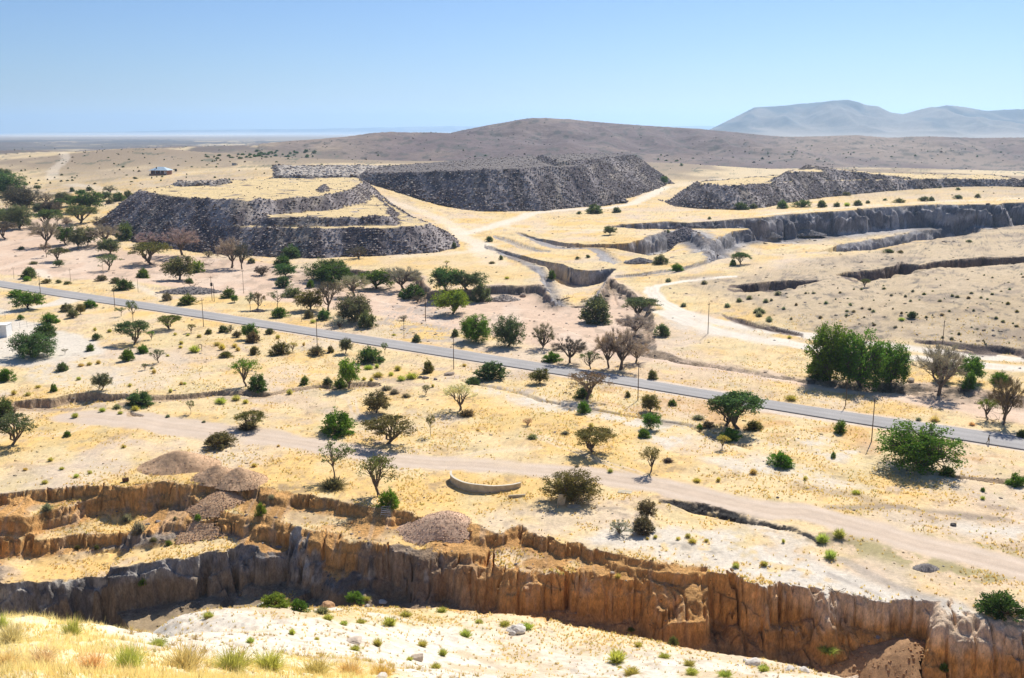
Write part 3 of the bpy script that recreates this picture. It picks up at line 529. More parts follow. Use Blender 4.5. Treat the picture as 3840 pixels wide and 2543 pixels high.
# brown earth ledge between the upper two quarry steps
ledge = area(R1[:11] + R2[::-1], 1.5, 1.5, 3); C = mixc(C, (.46, .32, .19), ledge * sst(-.45, .05, n2 + .4 * n4) * .8)
led2 = area(R1[13:22] + [(p[0], p[1]) for p in R3[12:20][::-1]], 1.5, 1.5, 3); C = mixc(C, (.48, .345, .21), led2 * sst(-.3, .2, n2 + .4 * n4) * .7)
# cut faces
zr = GZ + .35 * n2
wl_ = lambda t: WALL.get(t, np.zeros(GX.shape))
EARTHY = mixc(np.zeros(GX.shape + (3,)) + np.array((.68, .375, .135)), (.52, .285, .105), sst(-.2, .4, fbm(zr * 1.2 + n1, X / 14, 3, 91)))
EARTHY = mixc(EARTHY, (.60, .43, .28), sst(.1, .5, fbm(X / 1.2, zr / 4, 3, 93)) * .5)
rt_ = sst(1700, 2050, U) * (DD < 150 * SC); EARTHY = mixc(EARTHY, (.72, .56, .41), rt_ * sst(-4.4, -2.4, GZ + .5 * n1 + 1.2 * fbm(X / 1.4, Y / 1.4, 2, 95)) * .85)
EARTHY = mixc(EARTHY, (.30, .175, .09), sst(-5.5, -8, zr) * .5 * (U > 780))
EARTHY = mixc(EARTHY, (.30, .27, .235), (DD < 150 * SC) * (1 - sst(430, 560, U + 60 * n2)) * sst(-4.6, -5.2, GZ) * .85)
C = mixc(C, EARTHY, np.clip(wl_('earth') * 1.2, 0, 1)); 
GREY = mixc(np.zeros(GX.shape + (3,)) + np.array((.34, .31, .285)), (.19, .17, .155), sst(-.2, .3, n2 + .6 * fbm(X / 1.5, zr / 1.2, 3, 97)))
GREY = mixc(GREY, (.52, .47, .40), sst(.15, .4, fbm(X / 2.2 + 9, zr / 1.6, 3, 98)) * .8); GREY = mixc(GREY, (.36, .24, .14), (U > 560) * (U < 1200) * sst(-.1, .3, n1 + n4) * .7)
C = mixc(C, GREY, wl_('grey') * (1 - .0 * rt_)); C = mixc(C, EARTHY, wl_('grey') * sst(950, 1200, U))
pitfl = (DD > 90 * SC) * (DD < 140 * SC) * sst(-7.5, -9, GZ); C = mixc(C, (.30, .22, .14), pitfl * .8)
C = mixc(C, (.34, .25, .17), wl_('bank') * (1 - .75 * (U > 1330) * sst(-.2, .3, n2 + n4))); C = mixc(C, (.10, .085, .07), wl_('bank') * (U > 1330) * sst(.0, .35, fbm(X / 2.2, Y / 2.2, 3, 87)) * .8); C = mixc(C, (.46, .33, .21), wl_('step')); C = mixc(C, (.20, .15, .125), wl_('dark')); C = mixc(C, (.055, .05, .046), wl_('slag') * sst(-.35, .05, n2 + n4 + .2))
C = mixc(C, (.36, .29, .24), wl_('bank') * (U > 1120) * (U < 1320) * .6)
BLUE = mixc(np.zeros(GX.shape + (3,)) + np.array((.185, .175, .185)), (.40, .375, .37), sst(-.05, .1, fbm(X / 11 + Y / 30, zr / 4, 3, 99)))
BLUE = mixc(BLUE, (.24, .185, .14), sst(-1.5, .8, GZ - base(X, Y) + .6 * n1) * .7)
C = mixc(C, BLUE, wl_('blue')); C = mixc(C, mixc(BLUE, (.42, .36, .29), sst(-.1, .3, n2) * .8), wl_('pale'))
C = np.clip(C, .02, .85)

# ------------------------------------------------------------------ split the sheet into the pieces of the setting
wall_any = np.zeros(GX.shape)
for t in WALL.values(): wall_any = np.maximum(wall_any, t)
reg = np.zeros(GX.shape, np.int8)
reg[RIVK > .5] = 1; reg[(DIRTC > .5) | (HAULK > .5)] = 2; reg[wall_any > .5] = 3
reg[(hz > 26) & (DD > 1500) & (DD < 5000)] = 4; reg[(hz > 60) & (DD > 7000) & (DD < 20000)] = 5
idx = np.arange(NC * NR).reshape(NC, NR)
Q = np.stack([idx[:-1, :-1], idx[1:, :-1], idx[1:, 1:], idx[:-1, 1:]], -1).reshape(-1, 4)
qr = reg[:-1, :-1].ravel(); P3 = np.stack([GX, GY, GZ], -1).reshape(-1, 3); C3 = C.reshape(-1, 3)
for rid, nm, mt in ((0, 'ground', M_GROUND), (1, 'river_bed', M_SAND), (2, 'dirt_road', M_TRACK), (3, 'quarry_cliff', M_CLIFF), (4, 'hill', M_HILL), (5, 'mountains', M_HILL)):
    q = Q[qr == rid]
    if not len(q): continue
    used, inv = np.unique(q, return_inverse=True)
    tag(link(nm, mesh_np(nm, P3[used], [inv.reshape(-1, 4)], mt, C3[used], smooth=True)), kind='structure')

# tar road: a raised slab with its own edges
def resample(P, n):
    P = np.asarray(P, float); s = np.concatenate([[0], np.cumsum(np.hypot(*np.diff(P, axis=0).T))]); t = np.linspace(0, s[-1], n)
    return np.stack([np.interp(t, s, P[:, 0]), np.interp(t, s, P[:, 1])], -1)
def smoothc(P, k=9):
    p = np.pad(P, ((k, k), (0, 0)), mode='reflect', reflect_type='odd'); return sum(p[i:i + len(P)] for i in range(2 * k + 1)) / (2 * k + 1)
a_, b_ = smoothc(resample(RT, 240), 16), smoothc(resample(RB, 240), 16)
rows = []
for t in (0, 0, .12, .3, .5, .7, .88, 1, 1): rows.append(a_ * (1 - t) + b_ * t)
rv = []
for i, r in enumerate(rows):
    zz = base(r[:, 0], r[:, 1]) + (-.25 if i in (0, 8) else .16 + .05 * (1 - abs(i - 4) / 4))
    rv.append(np.column_stack([r, zz]))
rv = np.concatenate(rv); n_ = 240
rc = np.zeros((len(rv), 3)) + .20
for i, k in enumerate((.9, .9, 1.05, .92, 1.08, .92, 1.05, .85, .7)): rc[i * n_:(i + 1) * n_] = np.array((.37, .35, .335)) * k
qf = np.concatenate([np.stack([np.arange(n_ - 1) + i * n_, np.arange(n_ - 1) + (i + 1) * n_, np.arange(n_ - 1) + (i + 1) * n_ + 1, np.arange(n_ - 1) + i * n_ + 1], -1) for i in range(8)])
tag(link('road', mesh_np('road', rv, [qf], ground_mat('asphalt', ((.08, .10), (3., .10)), .1, 6, .03), rc)), kind='structure')
def zfun(x, y): return terrain(np.asarray(x, float), np.asarray(y, float))
# ------------------------------------------------------------------ waste rock dumps
def rock_lib(n=7, seed=3):
    t = (1 + 5 ** .5) / 2
    v = np.array([(-1, t, 0), (1, t, 0), (-1, -t, 0), (1, -t, 0), (0, -1, t), (0, 1, t), (0, -1, -t), (0, 1, -t), (t, 0, -1), (t, 0, 1), (-t, 0, -1), (-t, 0, 1)], float) / 1.9
    f = np.array([(0,11,5),(0,5,1),(0,1,7),(0,7,10),(0,10,11),(1,5,9),(5,11,4),(11,10,2),(10,7,6),(7,1,8),(3,9,4),(3,4,2),(3,2,6),(3,6,8),(3,8,9),(4,9,5),(2,4,11),(6,2,10),(8,6,7),(9,8,1)])
    r = np.random.default_rng(seed); lib = []
    for _ in range(n):
        q = v * r.uniform(.62, 1.2, (12, 1)) * np.array([r.uniform(.7, 1.3), r.uniform(.7, 1.2), r.uniform(.5, .9)])
        lib.append(q)
    return lib, f
ROCKS, ROCKF = rock_lib()
def scatter_rocks(pos, size, rng, cols):
    n = len(pos); V = np.zeros((n, 12, 3)); k = rng.integers(0, len(ROCKS), n); a = rng.uniform(0, 6.28, n)
    for i in range(len(ROCKS)):
        m = k == i; V[m] = ROCKS[i][None]
    ca, sa = np.cos(a)[:, None], np.sin(a)[:, None]
    x = V[..., 0] * ca - V[..., 1] * sa; y = V[..., 0] * sa + V[..., 1] * ca
    V = np.stack([x, y, V[..., 2]], -1) * size[:, None, None] + pos[:, None, :]
    F = (ROCKF[None] + (np.arange(n) * 12)[:, None, None]).reshape(-1, 3)
    return V.reshape(-1, 3), F, np.repeat(cols, 12, axis=0)
M_DUMP = ground_mat('waste_rock', ((.5, .25), (2.2, .25)), .6, 1.2, .5)
REPOSE = math.tan(math.radians(36))
def dump(name, label, tiers, step=1.4, rough=1.0, dens=.95, rsize=(.25, .75), dark=(.108, .088, .092), pale=(.37, .32, .30), strip=.5, top=(.66, .50, .26), rep=REPOSE, cat='rock dump', rmax=22000, group='dark waste rock dumps', seed=1, toprock=0.02):
    """tiers: (outline, top height or function of x,y). Sides stand at the angle of repose."""
    rng = np.random.default_rng(seed); allp = np.concatenate([np.asarray(t[0], float) for t in tiers])
    x0, y0 = allp.min(0) - 3; x1, y1 = allp.max(0) + 3
    gx = np.arange(x0, x1, step); gy = np.arange(y0, y1, step); X, Y = np.meshgrid(gx, gy, indexing='ij')
    def surf(X, Y):
        b = terrain(X, Y); z = b - .35; tp = np.zeros(X.shape, bool); sd0 = np.full(X.shape, -1e3)
        for P, H in tiers:
            s, _ = poly_sdf(X, Y, P, margin=12)
            wob = 2.2 * fbm(X / 13, Y / 13, 3, seed + 3) + .5 * fbm(X / 3, Y / 3, 2, seed + 4)
            s = s + wob; sd0 = np.maximum(sd0, s); h = H(X, Y) if callable(H) else np.full(X.shape, float(H))
            h = h + rough * (.5 * fbm(X / 9, Y / 9, 3, seed + 5) + .55 * np.clip(1 - np.abs(s * rep - (h - b)) / 2.2, 0, 1) * (.5 + fbm(X / 5, Y / 5, 2, seed + 8)))
            c = b + np.clip(s, -.5, None) * rep
            zz = np.minimum(c, h); up = zz > z; tp = np.where(up, c > h + .4, tp); z = np.maximum(z, zz)
        return z, tp, b, sd0
    Zs, tp, b, sd = surf(X, Y)
    slope = ~tp
    Zs = Zs + np.where(slope & (sd > 0), rough * (.55 * fbm(X / 3.2, Y / 3.2, 3, seed + 6) + 1.1 * fbm((X + Y * .25) / 9, Y / 60, 3, seed + 16)), 0)
    keep = (sd > -1.2) & (Zs > b - .4)
    idx = np.arange(X.size).reshape(X.shape)
    kq = keep[:-1, :-1] & keep[1:, :-1] & keep[1:, 1:] & keep[:-1, 1:] & (np.maximum.reduce([sd[:-1, :-1], sd[1:, 1:]]) > -.3)
    q = np.stack([idx[:-1, :-1], idx[1:, :-1], idx[1:, 1:], idx[:-1, 1:]], -1)[kq]
    used, inv = np.unique(q, return_inverse=True)
    V = np.stack([X, Y, Zs], -1).reshape(-1, 3)[used]
    # down-slope fans of finer, paler debris follow the tip-line
    fan = sst(-.02, .3, fbm((X + Y * .25) / 11, Y / 60, 3, seed + 11))
    c = np.zeros(X.shape + (3,)) + np.asarray(dark); c = mixc(c, (.44, .37, .29), sst(.12, .4, fbm((X - Y * .2) / 7, Y / 45, 2, seed + 19)) * .55); c = mixc(c, np.asarray(pale) * 1.2, fan * strip * 1.4 + .25 * sst(.1, .5, fbm(X / 2, Y / 2, 2, seed + 12)))
    c = mixc(c, (.085, .068, .085), sst(.1, .4, fbm(X / 25, Y / 25, 2, seed + 13)) * .5)
    c = mixc(c, top, tp * sst(-.5, -.1, fbm(X / 8, Y / 8, 3, seed + 14) + .15))
    if toprock > .11: c = mixc(c, pale, tp * .8)
    c = c.reshape(-1, 3)[used]
    m = slope & (sd > -.5) & (Zs > b + .1)
    ii, jj = np.nonzero(m); w = rng.integers(0, max(1, len(ii)), min(rmax, int(len(ii) * step * step * dens)))
    mt = tp & (sd > 2); i2, j2 = np.nonzero(mt)
    if toprock > 0 and len(i2):
        w2 = rng.choice(len(i2), int(len(i2) * min(1, toprock)), replace=False)
        ii = np.concatenate([ii[w], i2[w2]]); jj = np.concatenate([jj[w], j2[w2]])
    else: ii, jj = ii[w], jj[w]
    px = X[ii, jj] + rng.uniform(-.7, .7, len(ii)); py = Y[ii, jj] + rng.uniform(-.7, .7, len(ii)); pz = Zs[ii, jj] + rng.uniform(-.1, .25, len(ii))
    sz = rsize[0] + (rsize[1] - rsize[0]) * rng.random(len(ii)) ** 2.6
    low = 1 - np.clip((pz - b[ii, jj]) / 10, 0, 1); sz = sz * (1 + .35 * low)
    t = rng.random((len(ii), 1)) ** 1.5; rc = np.asarray(dark) * 1.05 * (1 - t) + np.asarray(pale) * 1.25 * t
    t2 = (rng.random((len(ii), 1)) < .13); rc = np.where(t2, np.array((.62, .55, .48)), rc)
    t3 = (rng.random((len(ii), 1)) < .2); rc = np.where(t3, np.array((.13, .085, .065)), rc)
    RV, RF, RCc = scatter_rocks(np.column_stack([px, py, pz]), sz, rng, rc)
    n0 = len(V)
    me = mesh_np(name, np.concatenate([V, RV]), [inv.reshape(-1, 4), RF + n0], M_DUMP, np.concatenate([c, RCc]))
    return tag(link(name, me), label, cat, group)
b_ = lambda *p: onbase(D(*p))
P0 = b_((213,518),(255,544),(330,564),(420,580),(520,590),(620,595),(720,597),(830,594),(940,590),(1010,584),(1058,572),(1062,560)) + far((1010, 500), (960, 560), (890, 640), (840, 690), (600, 690), (345, 640), (290, 610))
P0b = b_((520,589),(600,592),(700,592),(800,588),(900,583),(975,576),(995,566)) + far((975, 520), (900, 620), (840, 690), (600, 690), (520, 560))
P1 = b_((213,518),(255,544),(330,564),(420,580),(520,590),(600,584),(700,574),(780,563),(850,548),(905,526),(912,505)) + far((890, 640), (840, 700), (600, 700), (345, 640), (290, 610))
P1b = far((640, 500), (700, 482), (780, 486), (850, 500), (868, 560), (780, 600), (690, 600), (640, 560))
dump('waste_rock_dump', 'big stepped dump of dark broken rock with flat yellow top, nearest on the left', [(P0, 11.4 * SC), (P0b, 15.2 * SC), (P1, 21.6 * SC), ([(x, y) for x, y in P1b], 25.5 * SC)], seed=1, rmax=24000, dens=.95)
Q0 = b_((832,422),(880,434),(940,452),(1000,470),(1050,482),(1110,490),(1180,490),(1260,488),(1340,480),(1400,476),(1450,470),(1446,461),(1482,450),(1520,438),(1545,426)) + far((1556, 860), (1500, 960), (1200, 960), (900, 860), (830, 760))
q_top = lambda X, Y: (22.5 + 7.0 * sst(-170, 20, X)) * SC
Q1 = b_((1180,470),(1260,476),(1340,472),(1410,466),(1470,446),(1520,434),(1540,426)) + far((1545, 880), (1480, 960), (1300, 960), (1180, 860))
dump('waste_rock_dump', 'long dark rock dump in the middle, behind the stepped one', [(Q0, q_top), (Q1, 32 * SC)], seed=21, step=1.6, rsize=(.3, .95), rmax=24000, dens=.8, strip=.36, pale=(.34, .30, .295), toprock=.10, top=(.17, .145, .135))
S0 = b_((1523,463),(1560,477),(1620,483),(1700,486),(1770,480),(1830,468),(1900,458),(2000,448),(2100,439),(2200,433),(2300,431),(2348,432)) + far((2352, 870), (2300, 930), (1900, 960), (1790, 840), (1640, 740), (1545, 690))
S1 = b_((1850,464),(1900,457),(2000,447),(2100,438),(2200,432),(2300,430),(2348,431)) + far((2352, 900), (2290, 980), (1850, 960), (1790, 860))
s_top = lambda X, Y: (19.5 - 3.0 * sst(150, 420, X)) * SC
s1_top = lambda X, Y: (32 - 17 * sst(170, 410, X)) * SC
S15 = b_((1700,470),(1780,470),(1850,464),(1900,458),(2000,447)) + far((2050, 800), (1850, 830), (1760, 780))
dump('waste_rock_dump', 'two-tier dark rock dump on the right that tapers off towards the frame edge', [(S0, s_top), (S15, 24.5 * SC), (S1, s1_top)], seed=41, step=1.6, rsize=(.3, .85), rmax=20000, dens=.8)
S2 = far((2325, 840), (2360, 835), (2460, 850), (2460, 900), (2350, 890))
dump('waste_rock_dump', 'small dark rock dump cut off by the right edge of the picture', [(S2, 20 * SC)], seed=51, step=1.6, rmax=1500)
F0 = b_((632,413),(700,417),(830,415),(960,409),(1100,404),(1160,398)) + far((1150, 900), (900, 930), (640, 900))
dump('rubble_field', 'low grey rubble spread between the long dump and the house rise', [(F0, lambda X, Y: base(X, Y) + 2.6)], seed=61, step=1.8, rsize=(.5, 1.5), rmax=4000, dens=.3, dark=(.25, .22, .2), pale=(.42, .37, .33), toprock=.14, top=(.50, .41, .28), group=None, cat='rubble')
F1 = b_((345,438),(400,430),(470,428),(530,424),(520,418),(440,418),(380,424))
dump('rubble_field', 'strip of pale rubble along the back edge of the flat yellow dump top', [(far((330, 600), (420, 592), (560, 600), (600, 640), (560, 668), (420, 650), (340, 640)), 23.6 * SC)], seed=66, step=1.5, rsize=(.4, 1.3), rmax=2500, dens=.4, dark=(.16, .14, .13), pale=(.42, .37, .33), toprock=.3, group=None, cat='rubble')


# ------------------------------------------------------------------ gravel heaps tipped over the quarry edge
M_GRAVEL = ground_mat('brown_gravel', ((1.5, .16), (6.0, .22)), .3, 5.0, .1)
def heap(label, apex, h, spread=1.0, rot=0.0, seed=1, c=(.55, .36, .215), rock=1400, name='gravel_heap', rs=(.03, .085), cat='gravel heap', group='gravel heaps at the quarry edge', rep=.66, below=0.0, zabs=None):
    """a heap at its angle of repose: a cone falling away from the apex until it meets whatever ground lies under it"""
    rng = np.random.default_rng(seed); z0 = (float(zat(*apex)[0]) if zabs is None else zabs) + h; R = (h + below) / rep * 1.6 * max(1, spread); st = R / 48
    g = np.arange(-R, R + st, st); A, B = np.meshgrid(g, g, indexing='ij'); ca, sa = math.cos(rot), math.sin(rot)
    X = apex[0] + A * ca - B * sa; Y = apex[1] + A * sa + B * ca
    r = np.hypot(A / spread, B) * (1 + .16 * fbm(A / R * 2.4, B / R * 2.4, 2, seed)); r = np.sqrt(r * r + (.12 * R) ** 2 * .25) - .06 * R
    cone = z0 - rep * r + .05 * (h + below) * fbm(A / R * 6, B / R * 6, 3, seed + 2) + .03 * fbm(X / .4, Y / .4, 2, seed + 8)
    b = terrain(X, Y); k = (cone > b - .12) & (r < (h + below) / rep * 1.12); idx = np.arange(X.size).reshape(X.shape)
    kq = k[:-1, :-1] & k[1:, :-1] & k[1:, 1:] & k[:-1, 1:]
    q = np.stack([idx[:-1, :-1], idx[1:, :-1], idx[1:, 1:], idx[:-1, 1:]], -1)[kq]; used, inv = np.unique(q, return_inverse=True)
    V = np.stack([X, Y, cone], -1).reshape(-1, 3)[used]
    cc = np.zeros(X.shape + (3,)) + np.asarray(c); cc = cc * (1 + .30 * fbm(X / .5, Y / .5, 2, seed + 4) + .22 * fbm(A / R * 3, B / R * 3, 3, seed + 6))[..., None]; cc = cc.reshape(-1, 3)[used]
    ii, jj = np.nonzero(k); w = rng.integers(0, len(ii), rock); ii, jj = ii[w], jj[w]; lowf = np.clip((cone - b)[ii, jj] / (h + below + .01), 0, 1)
    pos = np.column_stack([X[ii, jj] + rng.uniform(-st, st, rock) * .6, Y[ii, jj] + rng.uniform(-st, st, rock) * .6, cone[ii, jj] + .02])
    s_ = (rs[0] + (rs[1] - rs[0]) * rng.random(rock) ** 2) * (1.5 - .8 * lowf); t = rng.random((rock, 1)); rc = np.asarray(c) * (.7 + .55 * t)
    RV, RF, RC2 = scatter_rocks(pos, s_, rng, rc)
    me = mesh_np(name, np.concatenate([V, RV]), [inv.reshape(-1, 4), RF + len(V)], M_GRAVEL, np.concatenate([cc, RC2]))
    return tag(link(name, me), label, cat, group)
hz_ = lambda n, a, b, z=0: unz(*Z(n, (a, b))[0], z)
heap('pointed brown gravel heap beside the dirt road, highest of the row at the quarry edge', hz_(9, 1590, 470), 3.0, 1.5, seed=3)
heap('rounded brown gravel heap between the pointed heap and the quarry rim', hz_(9, 1935, 570), 2.2, 1.3, seed=5)
heap('brown gravel heap right on the quarry rim, last of the row towards the gully', hz_(9, 2130, 590), 2.4, 1.3, seed=6)
heap('broad tongue of brown gravel spilled down the quarry steps', hz_(9, 1990, 660), 1.5, 1.25, seed=7, rock=3500, below=7.5)
heap('pinkish gravel cone leaning against the small upper cliff above the brown wall', hz_(10, 1690, 930), 1.2, 1.3, seed=9, c=(.60, .41, .28), rock=2600, below=3.4, rep=.6)
heap('dark heap of rubble and dead wood across the road, left of the twin poles', hz_(5, 1690, 225), 2.2, 2.2, seed=11, c=(.25, .22, .20), rs=(.1, .5), rock=700, name='rubble_heap', cat='rubble heap', group=None, rep=.45)
heap('low grey heap of stones in the yellow grass below the dirt road', hz_(16, 1510, 585), .7, 1.4, seed=13, c=(.28, .25, .23), rock=200, name='stone_heap', cat='stone heap', group=None)
heap('dark stone pile beside the two slender trees by the road', hz_(5, 2290, 395), 1.0, 1.5, seed=15, c=(.14, .12, .11), rock=120, rs=(.1, .4), name='stone_heap', cat='stone heap', group=None)
heap('pale stony fan below the cut river bank, right of the tall narrow bush', hz_(6, 2200, 260, -1), 2.2, 1.6, seed=17, c=(.46, .39, .33), rock=700, rs=(.1, .5), name='rubble_heap', cat='rubble heap', group=None)
heap('big dark rubble slope tipped into the pit beside the yellow bench tip', onbase(Z(3, (1580, 1092)))[0], .6, 1.25, zabs=float(base(*[np.array([q]) for q in onbase(Z(3, (1580, 1092)))[0]])[0]), seed=19, c=(.23, .20, .20), rock=3500, rs=(.25, .9), name='rubble_heap', cat='rubble heap', group=None, below=11)
heap('grey rubble pile at the foot of the long pit wall', hit(*Z(4, (450, 1372))[0])[:2], 3.0, 1.8, seed=20, c=(.25, .235, .235), rock=1500, rs=(.2, .8), name='rubble_heap', cat='rubble heap', group=None)
heap('smaller grey rubble pile at the left end of the pit wall foot', hit(*Z(4, (130, 1385))[0])[:2], 2.4, 1.4, seed=23, c=(.25, .235, .235), rock=900, rs=(.2, .8), name='rubble_heap', cat='rubble heap', group=None)
heap('grey debris heap at the foot of the tall dark pit face', hit(*Z(3, (1180, 1385))[0])[:2], 2.2, 1.8, seed=24, c=(.30, .27, .255), rock=600, rs=(.15, .6), name='rubble_heap', cat='rubble heap', group=None)
heap('earth slump inside the gorge under the jog of the cut wall', hz_(16, 1330, 1250, -5), 2.6, 1.5, seed=26, c=(.42, .25, .13), rock=300, rs=(.05, .25), name='earth_slump', cat='earth mound', group=None, below=2)

# ------------------------------------------------------------------ plants: library of grown forms
def tube(V, F, pts, rad, sides=4):
    pts = np.asarray(pts, float); n = len(pts); off = sum(len(v) for v in V)
    t = np.gradient(pts, axis=0); t /= np.linalg.norm(t, axis=1, keepdims=True) + 1e-9
    ref = np.array([.31, .2, .93]); u = np.cross(t, ref); u /= np.linalg.norm(u, axis=1, keepdims=True) + 1e-9; w = np.cross(t, u)
    a = np.arange(sides) * 2 * math.pi / sides
    ring = pts[:, None] + np.asarray(rad)[:, None, None] * (np.cos(a)[None, :, None] * u[:, None] + np.sin(a)[None, :, None] * w[:, None])
    V.append(ring.reshape(-1, 3)); i = np.arange(n - 1)[:, None] * sides + off; j = np.arange(sides)[None]; k = (j + 1) % sides
    F.append(np.stack([i + j, i + k, i + sides + k, i + sides + j], -1).reshape(-1, 4))
def curve(a, b, rng, sag=.1, n=5, wob=.03):
    a = np.asarray(a, float); b = np.asarray(b, float); L = np.linalg.norm(b - a); t = np.linspace(0, 1, n)[:, None]
    mid = (a + b) / 2 + np.array([0, 0, sag * L]) + rng.normal(0, wob, 3) * L * 3
    p = (1 - t) ** 2 * a + 2 * t * (1 - t) * mid + t * t * b
    p[1:-1] += rng.normal(0, wob * L * .5, (n - 2, 3)); return p
def leaves(rng, centres, n, sxy, sz, size, outward=.5, droop=.0):
    """little leaf blades scattered round the twig ends"""
    c = np.repeat(np.asarray(centres), n, axis=0); m = len(c)
    p = c + rng.normal(0, 1, (m, 3)) * np.array([sxy, sxy, sz])
    p[:, 2] = np.maximum(p[:, 2], .015)
    d = rng.normal(0, 1, (m, 3)); d /= np.linalg.norm(d, axis=1, keepdims=True)
    o = p - np.array([0, 0, .25]); o /= np.linalg.norm(o, axis=1, keepdims=True) + 1e-9
    d = d * (1 - outward) + o * outward; d[:, 2] -= droop; d /= np.linalg.norm(d, axis=1, keepdims=True) + 1e-9
    s = np.cross(d, rng.normal(0, 1, (m, 3))); s /= np.linalg.norm(s, axis=1, keepdims=True) + 1e-9
    L = size * rng.uniform(.6, 1.5, (m, 1)); W = L * .34
    V = np.stack([p - d * L * .5, p + s * W, p + d * L * .6, p - s * W], 1).reshape(-1, 3)
    F = np.arange(m * 4).reshape(-1, 4)
    tone = np.repeat((.72 + .56 * rng.random(len(centres))), n) * rng.uniform(.75, 1.25, m)
    hue = np.repeat(rng.normal(0, .07, len(centres)), n)
    col = np.stack([tone * (1 + hue), tone, tone * (1 - hue)], -1)
    return V, F, np.repeat(col, 4, axis=0)
def form(kind, seed):
    """returns (wood V,F), (leaf V,F,C) in a unit box: crown width 1, height 1, standing on the origin"""
    r = np.random.default_rng(seed * 7919 + sum(map(ord, kind))); V, F = [], []; T = []
    lump = lambda th: 1 + .16 * math.sin(2 * th + seed) + .12 * math.sin(3 * th + 2.1 * seed) + .08 * math.sin(5 * th + seed * 3.3)
    if kind in ('bush', 'low', 'ball'):
        N = {'bush': 120, 'low': 90, 'ball': 90}[kind]; th0 = r.uniform(0, 6.28)
        for k in range(N):
            th = r.uniform(0, 6.28); el = math.asin(r.uniform(.02, 1.0) ** (.8 if kind != 'ball' else .6)); rr = (.5 * lump(th)) * r.uniform(.72, 1.04); hh = r.uniform(.78, 1.04) * (1 + .12 * math.sin(3 * th + seed))
            e = np.array([math.cos(th) * math.cos(el) * rr, math.sin(th) * math.cos(el) * rr, max(.05, math.sin(el) * hh * (.98 if kind == 'bush' else .95))])
            b0 = np.array([r.normal(0, .03), r.normal(0, .03), 0]); P = curve(b0, e, r, .06, 5)
            if k % 2 == 0: tube(V, F, P, np.linspace(.014, .004, 5), 3)
            T += [P[4], P[3] * .5 + P[4] * .5, P[3]] + ([P[2]] if k % 2 else [])
        n, s, sz = (11, .030, .045) if kind == 'bush' else (10, .034, .05)
        return V, F, leaves(r, T, n, s, sz, .050, .62)
    if kind in ('acacia', 'tree', 'big', 'thin', 'sparse', 'bare', 'twig'):
        P_ = dict(acacia=(.0, 6, 80, .12), tree=(.14, 7, 120, .06), big=(.06, 10, 230, .04), thin=(.36, 4, 26, .05), sparse=(.2, 6, 56, .10), bare=(.22, 7, 90, .05), twig=(.02, 12, 80, .03))[kind]
        th_, nl, nt, sag = P_; lean = r.normal(0, .05, 2)
        fork = np.array([lean[0], lean[1], max(th_, .05)])
        if kind == 'acacia': fork = np.array([lean[0], lean[1], .12])
        if th_ > .05: tube(V, F, curve((0, 0, -.03), fork, r, 0, 4, .03), np.linspace(.040, .030, 4) * (1 if kind != 'thin' else .55), 6)
        else: tube(V, F, [(0, 0, -.03), fork], [.042, .034], 6)
        tg = []
        for k in range(nt):
            th = r.uniform(0, 6.28); q = math.sqrt(r.random()); q = q * .46 * lump(th)
            if kind in ('acacia', 'sparse'):
                z = .52 + .46 * math.sqrt(max(0., 1 - (q / .56) ** 2)) - r.random() ** 1.5 * .26
            elif kind == 'thin':
                q *= .9; z = .62 + .36 * r.random() * (1 - (q / .55) ** 2) ** .5 if q < .55 else .6
            else:
                el = r.uniform(-.35, 1.0); rr = r.random() ** .33; cz, hzz = (.58, .42)
                if kind == 'big': cz, hzz, el = .46, .54, r.uniform(-.8, 1.0)
                if kind == 'tree': cz, hzz, el = .52, .48, r.uniform(-.8, 1.0)
                if kind == 'twig': cz, hzz = .5, .5
                z = cz + hzz * rr * el * 1.0; q = .48 * lump(th) * rr * math.sqrt(max(.05, 1 - el * el * .9))
            tg.append((math.cos(th) * q, math.sin(th) * q, min(1.0, max(.1, z))))
        tg = np.array(tg)
        ends = []
        for k in range(nl):
            th = 6.28 * (k + r.uniform(-.3, .3)) / nl; q = r.uniform(.14, .27); z = r.uniform(.52, .68) if kind not in ('twig', 'big') else r.uniform(.35, .6)
            ends.append((math.cos(th) * q + lean[0], math.sin(th) * q + lean[1], z))
        ends.append((lean[0], lean[1], .7)); ends = np.array(ends); limbs = []
        for e in ends:
            P = curve(fork, e, r, -.04 if kind == 'acacia' else .02, 5, .05); limbs.append(P); tube(V, F, P, np.linspace(.026, .014, 5) * (.62 if kind == 'thin' else 1), 5)
        for t in tg:
            k = np.argmin(np.linalg.norm(ends - t, axis=1)); a = limbs[k][r.integers(2, 5)]
            P = curve(a, t, r, sag, 4, .05); tube(V, F, P, np.linspace(.010, .003, 4), 3); T += [P[3], P[2] * .3 + P[3] * .7] + ([P[2]] if kind in ('big', 'tree') else [])
        if kind in ('bare', 'twig'):
            # leafless crown: sprays of fine twigs
            c = np.repeat(np.array(T), 20, axis=0); m = len(c); d = r.normal(0, 1, (m, 3)) + (c - np.array([0, 0, .3])) * 3.0; d /= np.linalg.norm(d, axis=1, keepdims=True)
            L = r.uniform(.05, .15, (m, 1)); s = np.cross(d, r.normal(0, 1, (m, 3))); s /= np.linalg.norm(s, axis=1, keepdims=True); w = .0042
            p0 = c + r.normal(0, .018, (m, 3)); p0[:, 2] = np.maximum(p0[:, 2], .02)
            LV = np.stack([p0 - s * w, p0 + s * w, p0 + d * L], 1).reshape(-1, 3); tone = np.repeat(r.uniform(.7, 1.3, m), 3)[:, None] * np.ones(3)
            return V, F, (LV, np.arange(m * 3).reshape(-1, 3), tone)
